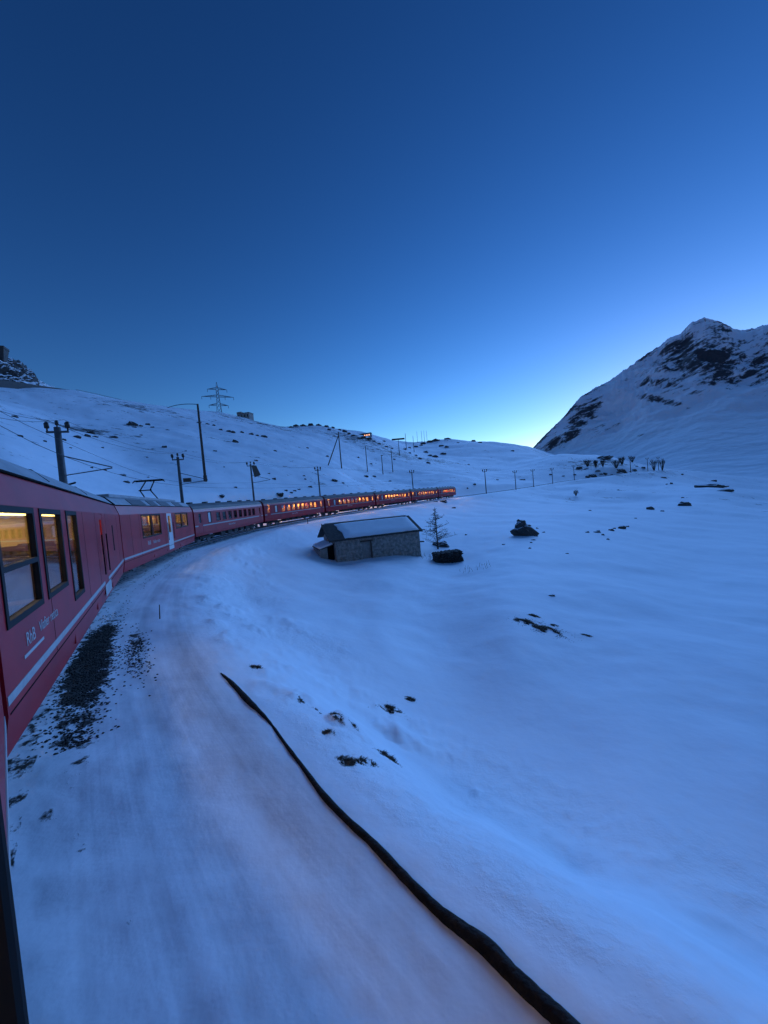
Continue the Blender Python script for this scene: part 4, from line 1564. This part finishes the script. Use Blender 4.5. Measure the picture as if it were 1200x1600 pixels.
    # barge boards on the left verge
    MB().add([(-.62, -ov, He - sl * ov - .05), (-.56, -ov, He - sl * ov - .05), (-.56, D / 2, Hr - .05), (-.62, D / 2, Hr - .05),
              (-.62, -ov, He - sl * ov + .2), (-.56, -ov, He - sl * ov + .2), (-.56, D / 2, Hr + .2), (-.62, D / 2, Hr + .2)],
             [(3, 2, 1, 0), (4, 5, 6, 7), (0, 1, 5, 4), (1, 2, 6, 5), (2, 3, 7, 6), (3, 0, 4, 7)]).build('barge_board', M['wood'], roof)
    # lean-to at the left gable
    a = MB()
    lx0, lx1, ly0, ly1, lz = -1.25, -0.03, 0.7, 4.3, 1.40
    rough_wall(a, (lx0, ly0), (-.62, ly0), Zb, lz, lambda t: lz + .28 * t, nx=10, nz=8, seed=11)
    rough_wall(a, (lx0, ly1), (lx0, ly0), Zb, lz, nx=14, nz=8, seed=12)
    lt = a.build('lean_to', M['plaster'], root)
    MB().box(-.62, -.04, ly0 + .12, ly0 + .18, Zb, lz + .3).build('lean_to_door', M['black'], lt)
    MB().add([(lx0 - .1, ly0 - .1, lz + .02), (.02, ly0 - .1, lz + .36), (.02, ly1, lz + .36), (lx0 - .1, ly1, lz + .02),
              (lx0 - .1, ly0 - .1, lz + .10), (.02, ly0 - .1, lz + .44), (.02, ly1, lz + .44), (lx0 - .1, ly1, lz + .10)],
             [(3, 2, 1, 0), (4, 5, 6, 7), (0, 1, 5, 4), (1, 2, 6, 5), (2, 3, 7, 6), (3, 0, 4, 7)]).build('lean_to_roof', M['slate'], lt)
    MB().add([(lx0 - .06, ly0 - .06, lz + .11), (-.1, ly0 - .06, lz + .42), (-.1, ly1, lz + .42), (lx0 - .06, ly1, lz + .11),
              (lx0, ly0, lz + .25), (-.14, ly0, lz + .56), (-.14, ly1, lz + .56), (lx0, ly1, lz + .25)],
             [(4, 5, 6, 7), (0, 1, 5, 4), (1, 2, 6, 5), (3, 0, 4, 7)]).build('lean_to_snow', M['snow'], lt, bevel=0.05)
    tag(root, 'stone hut with snow covered roof below the train', 'hut')
    # pole sticking out at the right
    MB().tube([(L, 1.2, 1.0), (L + 1.0, 1.2, .92)], .07, 6).build('beam_end', M['wood'], root)


build_hut()


# ruined dry-stone wall, built of single stones
def build_drystone():
    g, dp = ground_at(701, 879, 20)
    root = empty('drystone_wall', g, R(6))
    s = dp / 600
    W, H, D_ = 43 * s, 17 * s, 1.1
    meshes = [lump(6, 9, 40 + k, .35).mesh('stone', M['drystone']) for k in range(6)]
    rows = 5
    for r_ in range(rows):
        x = -W / 2
        while x < W / 2 - .1:
            w = rng.uniform(.22, .46)
            for yy in (0.0, 0.45, .9):
                o_ = put(meshes[rng.randrange(6)], 'stone', (x + w / 2, yy + rng.uniform(-.06, .06), (r_ + .4) * H / rows + .07 * x / W - (0.15 if rng.random() < .12 and r_ == rows - 1 else 0)),
                         (rng.uniform(-.2, .2), rng.uniform(-.2, .2), rng.uniform(0, 6)), (w * .58, .30, H / rows * .66), root)
                o_.rotation_euler.z = rng.uniform(-.25, .25)
            x += w * .9
    tag(root, 'dark ruined drystone wall in front of the bare tree', 'wall')


build_drystone()


# ------------------------------------------------------------------ trees and shrubs
def branch_tree(name, g, H, label, seed, cone=0.32, group=None, cat='tree', leaning=0.0, density=1.0):
    r_ = random.Random(seed)
    root = empty(name, g)
    tr = MB()
    pts = [Vector((leaning * (q / 8) * H, 0.02 * math.sin(q), -0.3 + (H + .3) * q / 8)) for q in range(9)]
    tr.tube(pts, [0.022 * H * (1 - q / 9.2) + .004 for q in range(9)], 7)
    tr.build('trunk', M['twig'], root, smooth=True)
    cr = MB()
    nb = int(60 * density)
    for i in range(nb):
        z = H * (0.16 + 0.80 * (i / nb) ** 0.9)
        ln = cone * H * (1.05 - z / H) * r_.uniform(.6, 1.2) + .1
        az = r_.uniform(0, 2 * math.pi)
        base = Vector((leaning * z, 0, z))
        dirv = Vector((math.cos(az), math.sin(az), r_.uniform(.0, .45)))
        p = [base]
        for q in range(1, 5):
            p.append(p[-1] + (dirv + Vector((r_.uniform(-.2, .2), r_.uniform(-.2, .2), r_.uniform(-.15, .22)))) * ln / 4)
        cr.tube(p, [.0050 * H, .0040 * H, .0032 * H, .0025 * H, .0016 * H], 4)
        for q in range(9):
            k = r_.uniform(.5, 3.95)
            a_ = p[int(k)].lerp(p[int(k) + 1], k - int(k))
            dv = Vector((r_.uniform(-1, 1), r_.uniform(-1, 1), r_.uniform(-.1, .9))).normalized() * ln * r_.uniform(.16, .4)
            m_ = a_ + dv * .55 + Vector((0, 0, r_.uniform(-.02, .05) * ln))
            cr.tube([a_, m_, a_ + dv], [.0030 * H, .0024 * H, .0014 * H], 3, caps=False)
    cr.build('crown', M['twig'], root)
    tag(root, label, cat, group)
    return root


def shrub(name, g, H, W, label, seed, group=None, n=34, cat='shrub', up=True):
    r_ = random.Random(seed)
    root = empty(name, g)
    st = MB(); tw = MB()
    for i in range(n):
        az = r_.uniform(0, 2 * math.pi)
        rad = W / 2 * math.sqrt(r_.random())
        h = H * r_.uniform(.7, 1.0)
        if up: p = [Vector((.12 * rad * math.cos(az), .12 * rad * math.sin(az), -.2)), Vector((.5 * rad * math.cos(az), .5 * rad * math.sin(az), h * .5)), Vector((rad * math.cos(az), rad * math.sin(az), h))]
        else: p = [Vector((0, 0, -.1)), Vector((.6 * rad * math.cos(az), .6 * rad * math.sin(az), h * .6)), Vector((rad * math.cos(az), rad * math.sin(az), h * (1 - .5 * (rad * 2 / W) ** 2)))]
        st.tube(p, [.022 * H * .6, .014 * H * .6, .006 * H * .6], 4)
        for q in range(8):
            t = r_.uniform(.35, 1)
            a_ = p[1].lerp(p[2], t)
            dv = Vector((r_.uniform(-.5, .5), r_.uniform(-.5, .5), r_.uniform(.2, 1))) * H * .22
            tw.tube([a_, a_ + dv], [.006 * H, .002 * H], 3, caps=False)
    st.build('stems', M['twig'], root)
    tw.build('twigs', M['twig'], root)
    tag(root, label, cat, group)
    return root


g, dp = ground_at(688, 863, 20)
branch_tree('bare_tree', g + Vector((0, 1.6, 0)), 70 / 600 * dp, 'thin bare tree behind the drystone wall', 11, cone=.46)
gr = 'shrubs on the rocky knoll'
for k, (px, yb, w, h, lab) in enumerate(((918, 729, 13, 12, 'leftmost rounded shrub on the rocky knoll'), (931, 730, 8, 13, 'narrow shrub beside the leftmost shrub on the knoll'), (942, 729, 9, 12, 'small shrub left of the twin shrubs on the knoll'),
                                         (963, 731, 15, 14, 'lower left of the twin dark shrubs on the knoll'), (972, 726, 11, 14, 'upper right of the twin dark shrubs on the knoll'), (988, 722, 10, 10, 'wide topped shrub beside the knoll mast'),
                                         (1022, 735, 12, 20, 'tall thin bushes at the right end of the knoll'), (1035, 735, 10, 20, 'farthest right tall thin bush on the knoll'))):
    g, dp = ground_at(px, yb, 150)
    if g is None: continue
    shrub('bare_shrub', g, .85 * h / 600 * dp, w / 600 * dp, lab, 60 + k, gr, n=70 if k < 6 else 26)
g, dp = ground_at(900, 775, 60)
shrub('bare_shrub', g, 10 / 600 * dp, 9 / 600 * dp, 'single small shrub on the open snow below the track', 77, None, n=50, up=False)


# ------------------------------------------------------------------ grass tufts
def tuft(px, py, wpx, hpx, label, seed, n=260, flat=1.0, ang=None):
    """ragged clump of dead grass; long axis along the foot of the bank unless it is round"""
    g, dp = ground_at(px, py, 3)
    s = dp / 600
    r_ = random.Random(seed)
    W, Dp, H = wpx * s * 1.35, wpx * s * flat * 1.35, hpx * s * 0.6
    if ang is None: ang = R(-50) if flat < .65 else 0.0
    ca, sa = math.cos(ang), math.sin(ang)
    mb = MB()
    xy, q_ = [], []
    off = r_.uniform(-40, 40)
    while len(xy) < n:
        a, b = r_.gauss(0, .30), r_.gauss(0, .30)
        if mnoise.noise(Vector((a * 3.5 + off, b * 3.5, seed))) < .02: continue
        u, v = a * W, b * Dp
        xy.append((u * ca - v * sa, u * sa + v * ca)); q_.append(math.hypot(a, b))
    X = np.array(xy)
    Z = height(g.x + X[:, 0], g.y + X[:, 1]) - g.z
    for (x, y), z, q in zip(xy, Z, q_):
        h = H * r_.uniform(.4, 1.0) * max(.35, 1.1 - 1.3 * q)
        lean = Vector((r_.uniform(-1.6, 1.6), r_.uniform(-1.6, 1.6), 0)) * h
        w = r_.uniform(.004, .010) * max(1, dp / 8)
        d = Vector((r_.uniform(-1, 1), r_.uniform(-1, 1), 0)).normalized() * w
        b = Vector((x, y, float(z) - .02)); m_ = b + lean * .35 + Vector((0, 0, h * .7)); t = b + lean + Vector((0, 0, h * .7))
        k = len(mb.v)
        mb.v += [tuple(b - d), tuple(b + d), tuple(m_ + d * .7), tuple(m_ - d * .7), tuple(t)]
        mb.f += [(k, k + 1, k + 2, k + 3), (k + 3, k + 2, k + 4)]
    o_ = mb.build('grass_tuft', M['grass'])
    o_.location = g
    tag(o_, label, 'grass')
    return o_


TUFTS = [(822, 972, 30, 7, 'left end of the wide dark grass patch on the open snow', .5), (848, 982, 40, 9, 'wide dark grass patch on the open snow right of centre', .5), (834, 962, 16, 5, 'small grass clump just above the wide grass patch', .5),
         (866, 977, 12, 4, 'tiny grass clump at the right end of the wide patch', .6), (917, 993, 16, 4, 'thin slanting grass streak right of the wide patch', .4),
         (610, 1106, 26, 9, 'round brown grass tuft in the middle of the slope', .7), (641, 1093, 14, 8, 'small dark tuft right of the round brown one', .8),
         (545, 1190, 34, 14, 'large ragged grass patch beside the pipe', .6), (572, 1190, 26, 10, 'right half of the ragged grass patch beside the pipe', .6), (605, 1182, 20, 13, 'single dark tuft right of the ragged patch', .8),
         (470, 1096, 22, 6, 'thin grass streak at the top left of the slope patches', .4), (492, 1108, 20, 5, 'middle piece of the thin slope grass streak', .4), (528, 1120, 34, 7, 'lower streak of grass above the ragged patch', .3), (553, 1135, 20, 5, 'right end of the lower grass streak', .3),
         (510, 1145, 16, 10, 'grey grass clump left above the ragged patch', .6), (400, 1043, 14, 10, 'faint grass clump above the upper end of the pipe', .7)]
for k, (px, py, w, h, lab, fl) in enumerate(TUFTS): tuft(px, py, w, h, lab, 200 + k, n=int(600 + w * 38), flat=fl * 1.2)

# thin grass stalks below the hut and beside the wall
def stalks(px, py, wpx, n, label, seed):
    g, dp = ground_at(px, py, 10)
    s = dp / 600
    r_ = random.Random(seed)
    mb = MB()
    for i in range(n):
        x, y = r_.uniform(-.5, .5) * wpx * s, r_.uniform(-1, 1.0)
        z = hz(g.x + x, g.y + y) - g.z
        h = r_.uniform(.12, .38)
        mb.tube([(x, y, z - .05), (x + r_.uniform(-.1, .1), y, z + h)], [.012, .006], 3)
    o_ = mb.build('grass_stalks', M['grass'])
    o_.location = g
    tag(o_, label, 'grass', None, 'stuff')


stalks(745, 889, 50, 24, 'dry stalks in the snow right of the drystone wall', 5)
stalks(668, 872, 20, 22, 'dry stalks at the right corner of the hut', 6)

# ------------------------------------------------------------------ rocks
ROCK_ME = [lump(9, 14, 300 + k, .45).mesh('rock', M['rock']) for k in range(7)]


def rock(px, py, wpx, label, group=None, hr=.55, dr=.8, name='rock', dmin=8, rot=None, tall=1.0):
    g = None
    while g is None:
        g, dp = ground_at(px, py, dmin)
        py += 1.0
    w = wpx / 600 * dp / 2
    o_ = put(ROCK_ME[rng.randrange(len(ROCK_ME))], name, (g.x, g.y, g.z + w * hr * .10), (rng.uniform(-.12, .12), rng.uniform(-.12, .12), 0), (w * 1.05, w * dr, w * hr * tall))
    o_.rotation_euler.z = rng.uniform(-.4, .4) if rot is None else rot
    tag(o_, label, 'rock', group)
    return o_


bo = rock(819, 836, 38, 'large dark boulder on the snow right of the hut', hr=.55, rot=-.2, dr=.6, name='boulder')
bo.rotation_euler.y = R(14)
bo.location.z += 0.25
rock(815, 821, 17, 'small dark boulder just above the large boulder', hr=1.0, name='boulder')
rock(825, 822, 9, 'little rock at the right foot of the small boulder')
rock(689, 853, 27, 'smooth grey boulder behind the drystone wall by the tree', hr=.45, rot=-.2, name='boulder')
rock(1114, 761, 40, 'long dark rock ledge on the right slope', hr=.22, dr=.4, rot=-.15, name='rock_ledge')
rock(1133, 767, 20, 'low rock at the right end of the ledge', hr=.3)
rock(943, 717, 28, 'long low rock bank between the knoll shrubs', hr=.25, dmin=150, rot=0)
rock(692, 784, 12, 'dark rock just below the last coaches', hr=.4)
rock(681, 784, 6, 'tiny rock left of the dark rock below the coaches', hr=.4)
rock(522, 752, 10, 'biggest brown rock on the slope behind the lit coaches', hr=.55, dmin=60)
rock(437, 773, 13, 'rounded dark rock behind the first lit coach', hr=.5, dmin=50)
HILL = [(121, 684, 13), (142, 677, 10), (136, 682, 8), (149, 683, 7), (178, 684, 15), (31, 682, 10), (3, 692, 9), (206, 664, 14), (231, 664, 8), (192, 743, 9), (198, 754, 11), (143, 731, 6), (257, 699, 7), (336, 705, 5), (367, 691, 8),
        (413, 683, 8), (334, 665, 6), (378, 676, 8), (311, 661, 8), (368, 762, 6), (346, 776, 8), (231, 746, 6), (23, 652, 8), (511, 713, 6), (536, 755, 6), (475, 744, 5), (477, 749, 4), (484, 761, 7), (460, 767, 5), (447, 767, 5), (428, 749, 6),
        (572, 745, 9), (585, 745, 7), (616, 718, 5), (656, 717, 7), (669, 724, 9), (664, 707, 8), (680, 714, 9), (693, 710, 8), (609, 752, 5), (732, 726, 4), (741, 757, 5), (730, 763, 4), (801, 705, 5), (816, 750, 8), (777, 750, 4), (467, 765, 5), (455, 770, 6),
        (640, 708, 5), (650, 712, 5), (672, 712, 7), (100, 688, 6), (110, 700, 5), (160, 700, 5), (70, 690, 5), (220, 680, 5), (262, 672, 5), (290, 705, 4), (350, 730, 4), (400, 720, 5), (430, 705, 4), (480, 700, 4), (560, 715, 4), (580, 725, 4), (50, 720, 6), (165, 735, 5), (230, 715, 5), (420, 740, 4),
        (345, 672, 6), (357, 674, 7), (364, 676, 7), (392, 679, 8), (402, 681, 6), (324, 663, 6), (210, 668, 6), (220, 666, 8), (238, 668, 6)]
def hill_place(px, py):
    size = 'high' if py < 700 else 'low'
    for x1, t in ((75, 'left of the thick near mast'), (165, 'between the thick near mast and the pantograph'), (250, 'above the pantograph'), (320, 'around the tall cabled pole'), (400, 'above the unlit coach'),
                  (505, 'above the first lit coach'), (560, 'around the braced pole'), (625, 'around the short bare poles'), (700, 'below the far crags'), (900, 'right of the end of the train')):
        if px < x1: return size, t
    return size, t


for (px, py, w) in HILL:
    sz_, pl_ = hill_place(px, py)
    rock(px, py, w * rng.uniform(.75, 1.2), f'small dark rock {sz_} on the snowy hillside {pl_}', 'rocks on the hillside ' + pl_, hr=rng.uniform(.4, .7), dmin=38)
CREST = [(455, 668, 6), (463, 666, 8), (474, 665, 9), (486, 664, 9), (498, 663, 8), (510, 666, 7), (520, 668, 6), (530, 672, 7), (538, 675, 8), (545, 678, 6), (552, 681, 6), (560, 685, 8), (568, 684, 8), (576, 686, 9), (584, 690, 6), (592, 694, 6), (603, 698, 6), (612, 701, 5),
         (632, 702, 6), (640, 700, 5), (650, 698, 7), (662, 694, 8), (672, 691, 9), (681, 689, 11), (690, 697, 8), (698, 699, 7), (700, 686, 9), (716, 692, 5), (658, 696, 6), (514, 672, 6), (600, 690, 5), (740, 690, 7), (750, 692, 6)]
for (px, py, w) in CREST:
    pl_ = 'left of the glowing house' if px < 560 else 'below the glowing house' if px < 620 else 'under the thin far poles' if px < 668 else 'on the right hand summit'
    rock(px, py, w, 'dark rock among the crags of the far ridge ' + pl_, 'rocks on the far ridge ' + pl_, hr=rng.uniform(.4, .7), dmin=200)
KNOLL = [(905, 732, 9), (916, 733, 6), (934, 736, 8), (925, 744, 14), (918, 746, 8), (970, 736, 14), (976, 739, 7), (991, 735, 7), (1005, 731, 7), (945, 741, 7), (955, 742, 5), (938, 741, 6), (965, 738, 6), (880, 744, 4), (898, 742, 5), (860, 742, 5), (984, 737, 5), (995, 729, 4)]
for (px, py, w) in KNOLL:
    pl_ = 'left of all the shrubs' if px < 912 else 'under the leftmost shrubs' if px < 950 else 'under the twin shrubs' if px < 982 else 'right of the wide topped shrub'
    rock(px, py, w, 'dark rock on the knoll ' + pl_, 'rocks on the knoll ' + pl_, hr=rng.uniform(.4, .6), dmin=150)
FIELD = [(1037, 747, 9), (1049, 756, 6), (1042, 757, 4), (1066, 742, 5), (1115, 752, 8), (966, 766, 4), (1017, 796, 12), (1070, 790, 16), (922, 798, 5), (834, 844, 6), (849, 832, 5), (787, 851, 5), (828, 857, 5), (886, 865, 5), (993, 810, 5), (972, 826, 14), (932, 832, 13),
         (917, 832, 7), (955, 829, 9), (950, 843, 5), (1035, 799, 5), (1067, 778, 4), (862, 931, 9), (838, 838, 5), (728, 836, 4), (709, 794, 6), (980, 823, 6), (960, 826, 5), (942, 836, 5), (830, 848, 4), (839, 826, 4)]
for (px, py, w) in FIELD:
    pl_ = ('between the boulders and the bare tree' if px < 805 else 'beside the large boulder' if px < 852 else 'right of the large boulder' if px < 900 and py < 900 else 'above the wide grass patch' if py > 900 else
           'in the cluster on the right slope' if px < 1000 and py > 815 else 'near the rock ledge' if py < 780 else 'on the far right slope')
    rock(px, py, w, 'small dark rock in the snow ' + pl_, 'rocks ' + pl_, hr=rng.uniform(.4, .7), dr=.5, dmin=15)


# ------------------------------------------------------------------ loose ballast stones beside the rails
def build_ballast():
    mb = MB()
    base = [lump(4, 5, 500 + k, .4) for k in range(5)]
    pts = []
    for n in range(5000):
        u = rng.random()
        if u < .80: ss, d = S_NEAR + 10.3 + rng.gauss(0, 2.1), 1.66 + rng.gauss(0, .20)
        elif u < .90: ss, d = S_NEAR + 10.6 + rng.gauss(0, .9), 2.45 + rng.gauss(0, .13)
        elif u < .97: ss, d = S_NEAR + 7.4 + rng.gauss(0, 1.0), 1.75 + rng.gauss(0, .18)
        else: ss, d = S_NEAR + rng.uniform(9, 34), 1.6 + abs(rng.gauss(0, .25))
        if rng.random() < .5 and mnoise.noise(Vector((ss * .9, d * 2.2, 4.0))) < 0.0: continue
        pts.append((ss, d))
    ss = np.array([p[0] for p in pts]); dd = np.array([p[1] for p in pts])
    x = np.interp(ss, TRK_S, TRK[:, 0]); y = np.interp(ss, TRK_S, TRK[:, 1])
    x2 = np.interp(ss + .5, TRK_S, TRK[:, 0]); y2 = np.interp(ss + .5, TRK_S, TRK[:, 1])
    L = np.hypot(x2 - x, y2 - y)
    X = x + (y2 - y) / L * dd; Y = y - (x2 - x) / L * dd
    Z = height(X, Y)
    for X_, Y_, z in zip(X, Y, Z):
        if math.hypot(X_, Y_) < 6.4: continue
        r_ = rng.uniform(.008, .020)
        l_ = base[rng.randrange(5)]
        b = len(mb.v)
        a = rng.uniform(0, 6.28)
        c, s_ = math.cos(a), math.sin(a)
        mb.v += [(X_ + (vx * c - vy * s_) * r_ * 1.3, Y_ + (vx * s_ + vy * c) * r_, z + vz * r_ * .7 + r_ * .1) for (vx, vy, vz) in l_.v]
        mb.f += [tuple(k + b for k in f) for f in l_.f]
    tag(mb.build('ballast', M['ballast']), 'dark loose ballast stones on the snow beside the nearest carriage', 'gravel', None, 'stuff')


S_NEAR = float(TRK_S[int(np.argmin(np.hypot(TRK[:, 0], TRK[:, 1])))])
build_ballast()
